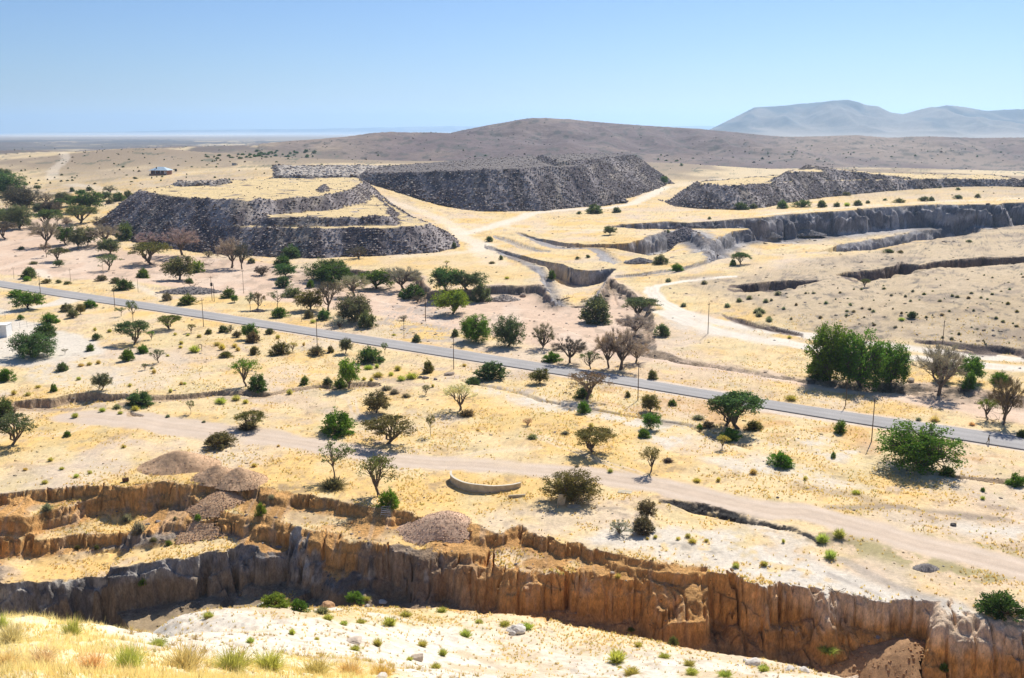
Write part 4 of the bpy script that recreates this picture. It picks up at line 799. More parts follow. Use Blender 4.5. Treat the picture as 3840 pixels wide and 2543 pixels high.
        n, s, sz, ls = dict(acacia=(24, .048, .030, .036), tree=(15, .044, .040, .042), big=(17, .034, .034, .028), thin=(17, .045, .035, .04), sparse=(15, .05, .03, .034))[kind]
        return V, F, leaves(r, T, n, s, sz, ls, .25, .05)
    if kind in ('broom', 'shr', 'dry', 'tuft'):
        N = dict(broom=420, shr=480, dry=480, tuft=1100)[kind]
        th = r.uniform(0, 6.28, N); lo, hi = dict(broom=(.35, 1.4), shr=(.0, 1.5), dry=(.15, 1.4), tuft=(.45, 1.5))[kind]; el = r.uniform(lo, hi, N)
        d = np.stack([np.cos(th) * np.cos(el), np.sin(th) * np.cos(el), np.sin(el)], -1); L = r.uniform(.45, 1.0, (N, 1))
        sc = np.array([.72, .72, 1.0]) if kind in ('broom', 'tuft') else np.array([.52, .52, 1.0])
        b0 = r.normal(0, .09 if kind != 'tuft' else .07, (N, 3)) * np.array([1, 1, 0]); L = L * (1 if kind != 'tuft' else r.uniform(.35, 1.05, (N, 1))); tip = b0 + d * L * sc
        tip[:, 2] -= .12 * np.abs(r.normal(0, 1, N)) * (np.linalg.norm(tip[:, :2], axis=1)); mid = b0 * .45 + tip * .55 + np.array([0, 0, .05]); s = np.cross(d, r.normal(0, 1, (N, 3))); s /= np.linalg.norm(s, axis=1, keepdims=True)
        w = dict(broom=.017, shr=.022, dry=.013, tuft=.0036)[kind]
        LV = np.stack([b0 - s * w * .4, b0 + s * w * .4, mid + s * w, tip, mid - s * w], 1).reshape(-1, 3); LV[:, 2] = np.maximum(LV[:, 2], 0)
        i = np.arange(N)[:, None] * 5; Fq = np.concatenate([i + np.array([[0, 1, 2, 4]]), ]); Ft = i + np.array([[4, 2, 3]])
        tone = np.repeat(r.uniform(.65, 1.35, N), 5)[:, None] * np.ones(3)
        return None, None, (LV, (Fq, Ft), tone)
def foliage_mat(name, trans=.35):
    m = bpy.data.materials.new(name); m.use_nodes = True; n = m.node_tree.nodes; l = m.node_tree.links; n.clear()
    out = n.new('ShaderNodeOutputMaterial'); oi = n.new('ShaderNodeObjectInfo'); at = n.new('ShaderNodeAttribute'); at.attribute_name = 'Col'
    mu = n.new('ShaderNodeMix'); mu.data_type = 'RGBA'; mu.blend_type = 'MULTIPLY'; mu.inputs['Factor'].default_value = 1
    l.new(oi.outputs['Color'], mu.inputs['A']); l.new(at.outputs['Color'], mu.inputs['B'])
    d = n.new('ShaderNodeBsdfDiffuse'); t = n.new('ShaderNodeBsdfTranslucent'); mx = n.new('ShaderNodeMixShader'); mx.inputs[0].default_value = trans
    g = n.new('ShaderNodeMix'); g.data_type = 'RGBA'; g.blend_type = 'MULTIPLY'; g.inputs['Factor'].default_value = 1; g.inputs['B'].default_value = (1.25, 1.2, .7, 1)
    l.new(mu.outputs['Result'], d.inputs['Color']); l.new(mu.outputs['Result'], g.inputs['A']); l.new(g.outputs['Result'], t.inputs['Color'])
    l.new(d.outputs[0], mx.inputs[1]); l.new(t.outputs[0], mx.inputs[2]); l.new(mx.outputs[0], out.inputs[0]); return m
M_LEAF = foliage_mat('foliage', .45); M_TWIG = foliage_mat('twigs', .25); M_BLADE = foliage_mat('grass_blades', .55)
M_BARK = plain_mat('bark', (.16, .125, .10), .9, .35, 4)
FORMS = {}
NV = dict(bush=4, low=3, ball=3, acacia=4, tree=4, big=3, thin=4, sparse=3, bare=4, twig=3, broom=3, shr=3, dry=3, tuft=4)
def lib(kind, i):
    k = (kind, i % NV[kind])
    if k not in FORMS:
        WV, WF, (LV, LF, LC) = form(kind, k[1] + 1)
        fl = LF if isinstance(LF, tuple) else (LF,)
        mt = M_TWIG if kind in ('bare', 'twig') else (M_BLADE if kind in ('broom', 'shr', 'dry', 'tuft') else M_LEAF)
        lm = mesh_np(kind + '_crown', LV, list(fl), mt, LC)
        wm = mesh_np(kind + '_trunk', np.concatenate(WV), WF, M_BARK, smooth=True) if WV else None
        FORMS[k] = (wm, lm)
    return FORMS[k]
PAL = dict(g=(.125, .22, .042), d=(.082, .150, .044), o=(.18, .18, .068), b=(.20, .30, .055), s=(.155, .185, .105), G=(.26, .265, .215), y=(.56, .50, .20), Y=(.46, .47, .145), n=(.40, .34, .285), p=(.40, .34, .31), t=(.115, .180, .080), w=(.66, .50, .22), k=(.19, .165, .105), u=(.68, .54, .33), x=(.16, .14, .125))
NAMES = dict(bush=('thorn_bush', 'bush'), low=('low_bush', 'bush'), ball=('round_bush', 'bush'), acacia=('acacia_tree', 'tree'), tree=('savanna_tree', 'tree'), big=('large_tree', 'tree'), thin=('slender_tree', 'tree'), sparse=('sparse_tree', 'tree'),
             bare=('bare_tree', 'tree'), twig=('leafless_bush', 'bush'), broom=('broom_shrub', 'shrub'), shr=('grey_shrub', 'shrub'), dry=('dry_shrub', 'shrub'), tuft=('tall_grass_tuft', 'grass tuft'))
GRP = dict(bush='green thorn bushes scattered over the valley', low='low spreading bushes', ball='small round bushes', acacia='umbrella acacias', tree='round-crowned trees', big='large leafy trees', thin='slender open trees', sparse='sparse crooked trees',
           bare='leafless grey trees', twig='leafless grey bushes', broom='pale broom shrubs', shr='blue-grey shrubs', dry='dry brown shrubs', tuft='tall grass tufts on the near slope')
cnt = [0]
def plant(x, y, z, w, h, kind, col, label, group=None, rot=None):
    cnt[0] += 1; i = cnt[0]; rr = random.Random(i * 31 + 7)
    wm, lm = lib(kind, rr.randrange(99)); nm, cat = NAMES[kind]; c = [v * rr.uniform(.88, 1.14) for v in PAL[col]]
    leafless = kind in ('bare', 'twig')
    if wm is None:
        o = link(nm, lm); o.color = (*c, 1)
    else:
        o = bpy.data.objects.new(nm, None); COL.objects.link(o); o.empty_display_size = .2
        t = link('stem' if kind in ('bush', 'low', 'ball', 'twig') else 'trunk', wm, o)
        l = link('twigs' if leafless else ('foliage' if kind in ('bush', 'low', 'ball') else 'crown'), lm, o); l.color = (*c, 1)
    o.location = (x, y, z - .04); o.rotation_euler = (0, 0, rr.uniform(0, 6.28) if rot is None else rot); o.scale = (w, w, h)
    return tag(o, label, cat, group or GRP[kind])
def b_up(a, b): return b < 640   # the belt beyond the road
def plant_px(zn, zx, zy, w, h, kind, col, label, group=None):
    u, v = Z(zn, (zx, zy))[0]; x, y, z = hit(u, v)
    ax = y * CP + (CH - z) * SP; m = ax / FPX / 2.368; dep = math.atan2(CH - z, math.hypot(x, y)); s, c = math.sin(dep), math.cos(dep)
    if kind == 'tuft': w *= 1.35; h *= 1.45
    elif kind in ('tree', 'big', 'bare', 'acacia', 'sparse', 'thin'): w *= 1.12; h *= 1.04
    if (zn == 1 and h > 60) or (zn in (2, 6) and b_up(zx, zy) and h > 80): w *= 1.22; h *= 1.1
    W = w * m; clump = kind not in ('acacia', 'tree', 'thin', 'sparse', 'bare', 'big')
    k = .40 if clump else .12
    H = max(.35 * W if clump else .5 * W, (h * m - k * W * s * 1.0) / c)
    if clump:
        dd = .34 * W; x += dd * x / math.hypot(x, y); y += dd * y / math.hypot(x, y); z = float(zat(x, y)[0])
    return plant(x, y, z, W, H, kind, col, label, group)
# ------------------------------------------------------------------ every plant the photograph shows: view, foot x, foot y, width, height, form, colour | label
PLANTS = '''
5 265 108 160 108 bush s|grey-green round bush just beyond the tar road at the left edge
5 243 130 85 48 low b|small bright green bush close beside the grey-green one across the road
5 150 275 180 68 low g|low green bush left of the dark tree by the roadside pole
5 255 378 240 158 tree g|dense green tree under the roadside pole at the left edge
5 183 476 72 52 ball g|small green bush on the white track below the roadside tree
5 440 510 165 98 bush g|flat green bush above the darker bushes of the white lot
5 402 635 212 138 bush d|dark green bush directly behind the largest bush of the white lot
5 305 805 385 235 big t|largest dark green thorn tree on the white fenced lot
5 598 403 145 82 low k|grey-brown low bush, left of the roadside row of four bushes
5 650 460 112 86 ball k|brown-olive rounded bush at the lower end of the roadside row
5 715 422 92 92 tree o|small olive tree in the middle of the roadside row
5 803 372 145 78 bush g|green bush nearest the tar road in the roadside row
5 860 657 102 68 ball d|dark round bush alone on the edge of the white lot
5 415 152 102 46 low o|olive scrub bush on the far verge, left of two more like it
5 520 150 56 40 ball s|smallest grey-green bush between two scrub bushes on the far verge
5 600 160 72 34 low o|low olive scrub right of the smallest bush on the far verge
5 1105 212 168 108 bush d|dark green bush across the road beside the rubble and grey scrub
5 1030 150 120 60 low s|pale grey-green scrub leaning on the dark bush across the road
5 900 130 120 60 low k|brown-grey scrub between the poles beyond the road
5 1275 105 132 92 bush g|light green young thorn bush alone on the sandy river flat
5 1680 152 92 58 bush s|grey-green bush right above the heap of rubble and dead wood
5 1480 306 112 78 low k|brownish open bush between the rubble heap and the road
5 1672 344 168 98 bush g|wide green bush below the rubble heap beside the road
5 2030 282 124 96 bush g|dark green bush right of the twin poles
5 2085 318 66 70 tree g|little tree at the right foot of the bush beside the twin poles
5 2225 382 100 152 thin s|left of two thin trees over the dark stone pile
5 2288 382 130 152 sparse k|right of two thin trees over the dark stone pile
5 1510 557 205 125 acacia o|olive umbrella acacia just below the road, alone in orange grass
5 1182 492 130 192 thin s|tall thin tree with a small high crown, behind the twin-crowned acacia
5 1193 682 280 200 acacia t|broad dark acacia with deep shade on the yellow plain, left
5 1075 442 92 84 thin s|pale slender tree left of the tall thin tree
5 1345 646 78 76 sparse g|small green tree just right of the broad dark acacia
5 845 572 36 46 broom y|lone pale tuft above the dark round bush
5 975 585 50 40 broom Y|yellow-green tuft at the left side of the broad dark acacia
5 1700 587 78 78 sparse o|young olive tree below the roadside pole in yellow grass
5 1855 602 72 52 bush o|small open green bush on the plain between two pale tufts
5 1985 587 92 68 bush d|dark bush left of the bright tall bush near the road
5 2048 590 62 72 twig k|brownish bush touching the right side of the dark bush by the road
5 2110 632 96 68 ball k|brown-green dome left of the bright green tall bush
5 2222 645 135 145 tree g|bright leafy tree-bush near the road, with a brown bush at its foot
5 2252 682 128 108 bush k|brown-olive bush at the foot of the bright leafy tree-bush
5 1270 772 118 80 bush g|bright little thorn bush on the plain, upper of three in a slant row
5 1135 842 138 114 bush g|open green thorn bush on the plain, lower left of the slant row
5 1405 852 122 118 sparse s|thin grey-olive tree right of the open green thorn bush
5 805 752 88 70 bush g|ragged small bush on the right side of the white lot
5 575 782 58 56 thin s|small wispy sapling on the white lot, right of the largest tree
5 555 932 118 88 bush s|grey-green bush on white ground below the lot
5 1730 768 118 92 broom Y|yellow-green bush standing beside the wooden frame
5 2005 813 152 58 low o|low dome-shaped dark olive bush alone in the yellow field
5 2262 787 104 84 bush o|open green bush right of the low dome bush
5 1287 917 62 58 sparse o|tiny olive sapling beside a grey tussock on the plain
5 1350 911 46 28 shr G|grey tussock just right of the tiny olive sapling
5 60 1027 168 126 bush g|leafy green bush cut by the left edge below the white lot
5 480 1112 72 78 bush g|small upright green bush above the left end of the erosion step
5 905 1095 145 155 tree s|grey-green leaning tree standing right on the erosion step
5 2188 1063 232 245 sparse g|open leaning tree left of the dark bush on the step, in the field
5 2290 1135 200 165 bush d|dense dark green bush beside the leaning tree on the erosion step
5 1245 1248 270 150 bush t|dark spreading bush with grey wood growing out of the gully
5 1040 1268 104 58 shr G|blue-grey shrub at the left foot of the gully bush
5 910 1293 72 54 broom Y|yellow-green broom left of the blue-grey gully shrub
5 1205 1283 84 62 broom Y|yellow-green broom in front of the dark gully bush
5 1070 1313 56 42 broom Y|tiny green broom at the start of the dirt road
5 1692 1308 88 122 thin s|thin grey sapling on bare ground above the dirt road
5 1962 1222 114 78 broom Y|wide yellow-green broom below the erosion step
5 2100 1193 96 68 broom y|pale olive broom below the dark bush on the step
5 2183 1218 62 54 broom y|small pale broom right of the pale olive broom
5 1810 1388 48 28 shr G|small grey tussock above the dirt road, left of the flat acacia
5 2225 1432 265 148 acacia o|flat-topped acacia on a scrubby mound above the dirt road
5 2200 1468 250 52 dry k|brown scrub around the foot of the flat-topped acacia
9 1952 328 300 165 bush k|big grey-olive dome bush behind the pointed gravel heap
5 40 1335 205 175 bush t|dark bush at the left edge above the big acacia
9 105 278 345 262 acacia s|large grey-green acacia with splayed trunks at the left edge
9 600 212 76 58 bush g|small dark sapling bush right of the large left-edge acacia
5 670 1345 74 62 broom Y|yellow-green broom at the left end of the dirt road
5 125 1312 114 84 twig n|bare brown bush right of the dark left-edge bush
5 1490 1342 52 38 shr G|grey tussock on bare ground left of the thin grey sapling
1 60 795 265 190 big t|dark leafy grove tree cut by the left edge, highest of the river trees
1 30 640 140 60 tree t|tree top rising behind the dark grove at the left edge
1 185 905 225 185 big x|dark grey-brown tree right of the leafy left-edge grove
1 242 897 92 72 tree g|green tree at the foot of the dark grey-brown grove tree
1 720 798 72 58 tree t|small dark tree beyond the river trees, left of a bare tree
1 640 757 52 42 bush t|small bush on the flat left of the small dark tree
1 795 748 62 38 bush s|grey-green bush on the flat under the house rise
1 335 740 60 45 tree s|small grey tree on the far side of the dark grove
1 232 700 50 24 ball t|single dark bush on the slope above the dark grove
1 780 924 212 155 tree t|round dark tree with a clear trunk, left of the stepped dump
1 635 882 104 90 tree t|dark tree left of the round dark tree beside the dump
1 975 778 94 68 bare n|bare tree against the yellow slope left of the dump
1 930 834 114 74 tree s|grey-green tree at the upper left foot of the dump
1 1055 842 114 76 bush t|green tree crown beside the upper left corner of the dump
1 1140 812 82 62 bush s|rounded grey tree touching the top left corner of the dump
1 975 866 80 50 low s|low tree in front of the grey-green tree by the dump
1 533 918 114 90 acacia t|flat-crowned green tree in the river woods below the slope
1 458 955 132 116 big x|dark rounded tree left of the flat-crowned river tree
1 360 950 104 84 big s|grey rounded tree left of the dark rounded river tree
1 410 860 150 90 twig n|greyish leafless thicket behind the river trees
1 560 840 130 70 big s|grey-green tree crown behind the flat-crowned river tree
1 175 1086 172 195 big s|tall grey-green tree with a thick trunk near the left edge
1 40 1062 115 145 tree s|tree at the left edge beside the tall grey-green one
1 255 1012 74 74 thin s|small open tree right of the tall grey-green one
1 52 1172 172 132 acacia x|dark umbrella tree at the left edge standing on sand
1 445 1064 192 136 acacia t|broad green umbrella tree in the river woods
1 520 1086 74 122 thin s|thin tree under the right side of the broad umbrella tree
1 715 1032 222 128 acacia s|wide grey-green umbrella tree left of the dump foot
1 600 1075 60 85 bare n|slim bare tree under the wide umbrella tree
1 400 1245 192 205 bare p|large purplish leafless tree in the river woods
1 588 1224 142 152 tree d|dark green tree right of the large purplish leafless tree
1 690 1264 134 175 tree s|tall grey-green tree right of the dark green river tree
1 780 1234 114 152 tree t|green tree at the right end of the river wood
1 900 1080 150 95 twig x|dark leafless bush on the left foot of the dump
1 925 1224 214 154 bare p|wide leafless tree at the dump foot, left of the grey dome tree
1 1118 1190 154 146 bush s|grey-green dome tree at the foot of the dump
1 1280 1154 152 74 low s|low grey-green bush right of the dome tree at the dump foot
1 965 1314 158 130 tree s|grey-green tree with a trunk on sand before the dump
1 1320 1254 214 126 twig p|low wide leafless tree in front of the dump
1 1615 1320 224 216 bare p|tall fan-shaped leafless tree in front of the dump
1 410 1338 104 114 thin x|slim dark tree standing in the sandy river bed, left
1 533 1368 142 104 acacia s|small umbrella tree in the sandy river bed
1 520 1424 68 58 tree s|little round tree right in front of the sandy umbrella tree
1 965 1454 164 130 sparse s|very open pale acacia beside a pole in the river sand
1 1350 1398 285 145 acacia o|wide flat olive acacia casting deep shade on the river sand
1 190 1273 58 34 bush s|lone small bush on the sand at the left
1 1592 1538 210 195 tree k|brownish half-bare tree with a stout trunk on the river sand
1 1745 1478 124 104 bush b|bright green bushy tree under the front of the dump
1 2055 1434 195 235 bare p|left of two tall bare trees below the dump
1 2150 1444 125 205 bare x|darker right one of two tall bare trees below the dump
1 2235 1394 66 54 bush s|grey-green bush beside the two tall bare trees
1 2322 1504 114 82 twig x|leafless dark bush at the edge of the sand below the dump
1 300 1404 104 38 dry k|brown scrub on the yellow bank above the left roadside bush
1 1850 1340 110 60 twig n|low leafless scrub on the yellow strip before the dump
2 315 1348 198 120 bush t|blue-green round bush against the foot of the stepped dump
2 240 1424 184 104 bush d|dark green bush just below the blue-green bush at the dump foot
2 265 1515 195 124 tree t|dark green tree below the two bushes at the dump foot
2 60 1504 124 86 twig x|leafless bush left of the three stacked dark bushes
2 640 1535 350 190 big d|great dark green thicket above the river, upper half
6 712 175 275 172 big d|great dark green thicket above the river, lower half
6 245 192 118 98 bush t|round dark bush at the left on the upper river sand
6 485 192 84 78 bush g|small bushy green tree on sand left of the great thicket
6 330 277 164 94 low s|grey-green spreading bush on the river sand
2 905 1353 164 114 twig x|grey leafless bush growing on the dump foot
2 2070 1203 72 54 bush t|dark bush between the dumps and the pit, by the white track
2 2175 1363 52 48 ball t|small bush on the rock shelf at the left of the pit
2 1695 1408 58 42 sparse u|pale dry sapling on the yellow shelf below the dump
2 1760 1263 54 62 bush t|green bush at the right corner of the stepped dump
2 1145 553 78 28 low t|dark low bush on the rubble behind the long dump, left one
2 1360 550 64 28 low t|dark low bush on the rubble behind the long dump, right one
2 2230 1533 54 32 broom Y|pale broom on the yellow shelf above the river bank
2 2095 1398 84 32 dry k|brown scrub on the grey shelf left of the pit
6 185 373 124 142 thin s|grey-green slender tree on the river flat, left of the dark crooked tree
6 215 458 124 94 bush g|little green bush below the slender grey-green tree
6 478 384 194 164 tree o|olive tree leaning against the dark crooked tree
6 645 395 190 235 sparse x|dark crooked tree with twisted limbs above the road
6 605 478 114 94 bush t|dark bush at the foot of the crooked tree
6 470 463 74 82 bush k|grey-brown bush left of the crooked tree foot
6 505 503 62 46 broom y|pale broom on the verge below the crooked tree
6 740 553 134 108 twig p|purplish leafless bush on the road verge
6 870 485 275 225 big s|big grey-green tree on the far verge of the road
6 985 553 164 144 bush s|grey-green bush at the right foot of the big verge tree
6 880 264 214 168 bare p|leafless tree below the great dark thicket
6 1080 193 255 148 tree g|spreading green tree in front of the dark river bank
6 1312 210 245 188 bare n|grey leafless tree in front of the dark river bank
6 1400 293 194 134 bush d|dark green bush right below the leafless bank tree
6 1290 273 64 52 bush d|small dark bush left of the dark green bush below the bank
6 1440 323 124 62 twig x|leafless scrub in front of the dark green bush below the bank
6 1245 333 68 62 bush b|small bright green sapling bush on the river sand
6 1740 418 235 204 tree b|bright green round tree standing alone in the stony river bed
6 1692 214 224 196 tree t|dark tree at the right end of the bank, left of two
6 1882 208 240 160 tree s|grey-green tree at the right end of the bank, right of two
6 2000 320 146 178 bush s|tall narrow grey-green bush below the right end of the bank
6 1960 660 290 245 big g|large dense green bush in the river bed, left of a joined pair
6 2235 705 250 275 big t|large grey-green bush in the river bed, right of a joined pair
6 1770 623 78 74 bush s|little bush behind a pole at the left of the joined pair
6 1308 483 84 54 twig n|small leafless scrub behind a short pole in the river bed
6 1427 673 94 74 bush s|grey-green bush on the stones beside the road
6 1225 614 46 26 broom Y|tiny broom on the far verge in the middle
6 125 603 84 58 bush s|small grey bush on the near verge, left
6 195 642 52 54 broom y|pale broom just right of the small grey verge bush
6 215 790 182 130 bush o|dark-stemmed open bush on the plain below the road
6 330 758 84 88 sparse y|pale slender sapling right of the dark-stemmed open bush
6 425 705 30 45 broom y|narrow pale tuft beside a roadside pole
6 540 798 174 98 low k|grey-olive low bush at the foot of a roadside pole
6 662 768 74 68 bush o|small olive bush right of the pole-foot bush
6 798 768 114 140 tree s|small grey-green tree on the near verge
6 1145 788 84 118 thin s|slim small tree close to the road edge
6 1005 868 262 156 bush t|wide green thorn bush below the slim roadside tree
6 825 1083 174 270 tree b|bright leaning tree at the end of the erosion step
6 1000 918 104 58 broom Y|broom clump just below the wide green thorn bush, left
6 1075 903 48 54 broom Y|broom clump just below the wide green thorn bush, right
6 1260 928 74 68 broom Y|rounded yellow-green broom in the orange grass
6 1085 988 114 64 broom Y|wide broom right of the bright leaning tree
6 1200 972 54 52 broom Y|narrow broom between the wide broom and the rubble
6 960 1012 48 44 broom Y|small broom near the leaning tree, left of two
6 1025 1018 48 44 broom Y|small broom near the leaning tree, right of two
6 1530 948 118 124 bush o|open olive bush with visible stems left of the tall pole
6 1290 1018 94 66 broom Y|yellow-green bush beside orange stones
6 1385 1003 124 84 broom Y|wide yellow-green broom behind the grey blocks
6 2095 1015 298 178 bush t|big dense green dome bush below the road in the middle
6 1930 1048 194 86 low t|low grey-green bush at the left foot of the dome bush
6 435 1053 88 84 bush g|small green sapling on the erosion step, middle of the field
6 640 1078 94 74 bush s|grey-green bush in the erosion step
6 745 1088 134 94 bush g|green bush in the erosion step left of the leaning tree
6 300 1138 64 68 broom y|pale broom below the erosion step beside the dark dense bush
6 1160 1103 124 54 shr G|blue-grey cushion shrub, upper of three below the gully end
6 1230 1138 114 64 shr G|blue-grey cushion shrub, middle of three below the gully end
6 1335 1168 104 54 shr G|blue-grey cushion shrub, lowest right of three below the gully end
6 1510 1138 84 88 sparse s|small pale sapling right of the blue-grey cushions
6 1570 1073 34 42 broom Y|tiny tuft above the small pale sapling
6 1070 1298 230 195 tree k|brown-grey leafy tree with a dark trunk in the straw field
6 1810 1273 275 225 sparse u|pale very open acacia over a brown scrub patch
6 1870 1343 204 92 dry k|brown-olive scrub mound at the foot of the pale open acacia
6 730 1505 360 238 bush g|dense bright green round bush beside the dirt road
10 1165 268 430 212 acacia o|low spreading acacia with twisted trunk above the curved wall
6 1555 1503 112 198 thin k|thin upright sapling right of the spreading acacia
10 705 592 312 330 thin s|tall slim tree with airy crown near the gravel heaps
10 690 698 330 115 dry k|wide grey-olive scrub mound under the tall slim tree
10 1095 732 350 355 sparse o|tall open-branched tree above a bright green bush
10 1182 855 212 185 bush b|vivid green bush on the quarry rim under the open-branched tree
10 45 925 102 125 bush b|bright green bush in the gully right of the gravel tongue
10 140 792 92 74 dry G|grey dry shrub on the brown cliff near the gravel tongue
7 800 512 335 258 bush s|big blue-green bush on pink sand in the river bend
7 1190 442 305 132 acacia s|grey-green spreading acacia behind the blue-green bush
7 320 738 215 245 twig k|dark grey half-leafless bush right of the joined pair in the river bed
7 560 856 262 226 bare x|dark purple leafless tree beside the road
7 400 853 172 104 bush g|light green bush at the left foot of the dark leafless tree
7 745 908 174 158 sparse s|airy grey-green bush on the verge left of the great bare tree
7 905 902 230 315 bare n|great grey bare tree on the verge, left trunk
7 1010 912 360 345 bare n|great grey bare tree on the verge, right and largest trunk
7 1150 855 230 180 bare n|leafless grey crown behind the great bare tree
7 1130 622 335 195 bare p|broad pinkish-grey leafless tree above the great bare tree
7 1380 624 152 116 bush s|dense grey-green bush between the leafless trees and the white road
7 290 1038 168 140 tree o|small olive tree at the near road edge
7 710 1180 380 242 sparse k|crooked old acacia with a long drooping limb by the road
7 680 1175 152 112 bush d|dark bush inside the crooked old acacia
7 685 1308 122 118 bush g|small vivid bush below the crooked old acacia
7 1075 1162 62 58 bush o|small olive sapling bush in orange grass left of the pole
7 1275 1287 170 158 tree o|round olive tree just right of the pole shadow
7 1470 1237 82 64 bush g|small flat green bush right of the round olive tree
7 1285 1445 174 152 tree g|vivid green little tree below the round olive tree
7 1220 1524 118 88 bush g|dark green low bush below the vivid little tree
7 1295 1003 94 88 bush o|sapling bush on the far verge past the pole
7 1700 1367 144 62 shr G|wide blue-grey shrub left of the great umbrella acacias
7 1940 1412 330 262 acacia t|smaller left umbrella acacia of the great pair by the road
7 2060 1438 460 325 acacia t|great umbrella acacia with forked dark trunk by the road
7 2195 1458 168 94 bush o|dark olive bush right under the great umbrella acacia
7 1985 1555 205 125 bush g|green bush in front of the great umbrella acacia
7 1712 1468 64 54 bush g|tiny bush left of the umbrella acacias on the drain
7 1780 1440 140 70 low k|brown scrub between the tiny bush and the left umbrella acacia
11 1915 318 108 124 sparse Y|yellowish open bush below the green bush of the acacias
7 750 1433 58 62 broom y|pale tuft in the reddish grass patch
7 230 1538 124 64 shr G|blue-grey tussock in the open straw field, left of two
7 520 1498 104 48 shr G|olive-grey tussock in the open straw field, right of two
7 185 1418 88 76 twig u|dry leafless bush above the two field tussocks
11 780 345 385 202 acacia o|flat-topped twin-stemmed acacia above the large olive bush
11 1280 522 182 222 sparse o|small fork-trunked tree standing right of the flat-topped acacia
11 1430 443 124 54 shr x|dark grey shrub beside the fork-trunked tree
11 625 482 52 32 shr G|small blue-grey tussock above the large olive bush
11 590 775 435 278 big o|large olive bush growing over broken concrete slabs
11 1240 943 172 182 tree k|little dark-trunked tree above the paired brown bushes
11 1205 1088 240 175 bush k|dark olive bush, right of the paired brown bushes
11 1010 1098 205 145 twig p|pinkish leafless bush, left of the paired brown bushes
11 920 530 60 50 broom Y|small tuft with a dark stone above the dirt road bend
12 1405 605 612 410 big g|huge bright green thorn bush beside the road at the right
12 735 302 124 124 bush g|small round green bush between road and pole, right
12 675 518 44 64 bush g|tiny sapling on the white drain, left of the huge bush
12 205 608 258 154 bush g|green dome bush on white ground left of the pole
12 1690 685 135 98 bush g|low spreading sapling at the right foot of the huge bush
12 2295 775 195 168 bush g|green bush cut by the right edge on the drain
12 1575 198 114 74 dry u|straw-brown dry shrub on the far verge behind the huge bush
12 1905 232 84 48 dry u|low dry shrub on the far verge under the half-bare tree
12 1430 190 80 45 dry G|grey dry shrub on the far verge left of the straw-brown one
12 2350 345 100 85 bush d|dark bush at the far verge on the right edge
12 425 713 48 54 broom y|pale tuft below the green dome bush
12 2000 815 46 42 bush g|tiny green bush low on the right plain
12 2000 888 48 48 broom Y|pale tuft just under the tiny green bush, right plain
12 875 843 94 58 broom Y|yellow-green tuft in the grass above the dirt road
12 575 1283 132 124 broom Y|large yellow-green broom, left of the pair beside the dirt road
12 725 1243 134 128 broom Y|large yellow-green broom, right of the pair beside the dirt road
12 650 1425 132 118 broom Y|large yellow-green broom alone below the dirt road pair
12 230 1273 38 54 broom Y|small broom on white ground left of the large pair
8 640 1150 420 500 big g|tallest green tree of the grove by the river, left
8 915 1210 430 520 big g|big green tree with pale trunk, middle of the river grove
8 1185 1190 330 385 big g|bright green tree, right of the river grove
8 560 1150 260 230 bush d|dark undergrowth bush at the left foot of the river grove
8 1150 1205 215 92 twig k|brown leafless scrub under the right side of the river grove
8 1605 1285 440 445 bare n|bare tree with twin trunks right of the river grove
8 1650 1150 200 190 tree g|green leafy growth within the bare twin-trunked tree
8 1885 1165 236 232 tree g|green tree right of the bare twin-trunked tree
8 1885 1243 130 165 bush g|green bush at the foot of the tree beside the twin-trunked one
8 2150 1194 205 124 bush g|green spreading bush near the right edge in the river bed
8 2180 1548 245 405 bare k|tall half-bare tree on the verge at the right edge
8 2180 1500 170 230 sparse o|sparse leaves on the lower part of the half-bare right-edge tree
8 2045 1505 182 192 sparse g|crooked green sapling tree left of the half-bare right-edge tree
8 1375 607 88 68 bush t|dark green bush alone on the stony slope
8 1280 625 60 40 broom Y|yellow-green tuft left of the lone dark bush on the slope
8 960 325 92 74 acacia s|small flat tree below the dark bench on the stony slope
8 300 1338 118 68 broom Y|yellow-green broom on the far verge below the river grove
8 285 782 42 38 broom y|pale tuft on the white haul road edge
3 780 952 180 84 bush t|dark green dome bush by the white track below the long dump
3 975 943 94 52 bush s|grey-green bush right of the dome bush by the white track
3 645 957 54 32 ball s|small bush left of the dome bush by the white track
3 1400 693 68 78 tree t|tree at the right tip of the long dump
3 2080 918 134 70 bush t|dark green bush at the foot of the right dump
3 2190 908 74 48 bush s|grey bush right of the dark one at the right dump foot
3 915 1138 108 78 tree s|round tree on the yellow bench above the pit
3 1370 1404 144 90 bush s|blue-green bush in the pit under the rubble slope
3 1510 1468 134 78 bush g|green bush on the lip in front of the pit
3 2080 1398 144 102 acacia t|dark spreading tree on the slope right of the pit
3 2010 1414 64 62 bush g|green bush at the left foot of the spreading pit-side tree
3 400 1538 84 84 bush d|dark bush deep in the gorge mouth
3 1800 1003 42 28 ball s|small bush above the long pit wall
3 1550 528 34 28 ball t|single bush on the skyline of the pale plain
3 630 1358 52 28 ball s|small bush on the lower yellow pit bench
3 720 1345 44 34 ball t|dark small bush at the right end of the lower pit bench
3 1430 1130 60 28 ball s|small scrub on the tip of the yellow bench
4 220 1143 114 78 bush t|round green bush, left of the row between dump and pit wall
4 400 1133 184 44 low t|wide low bush, second in the row between dump and pit wall
4 570 1133 104 68 bush t|rounded bush, third in the row between dump and pit wall
4 705 1128 74 42 bush s|grey bush in the row, left of the yellow-green one
4 795 1123 64 46 broom Y|yellow-green bush in the row above the pit wall
4 890 1118 94 54 bush s|open grey bush right of the yellow-green one in the row
4 980 1098 52 32 ball s|small bush ending the row above the pit wall
4 1135 1073 44 24 ball t|tiny bush on the slope above the pit wall, middle
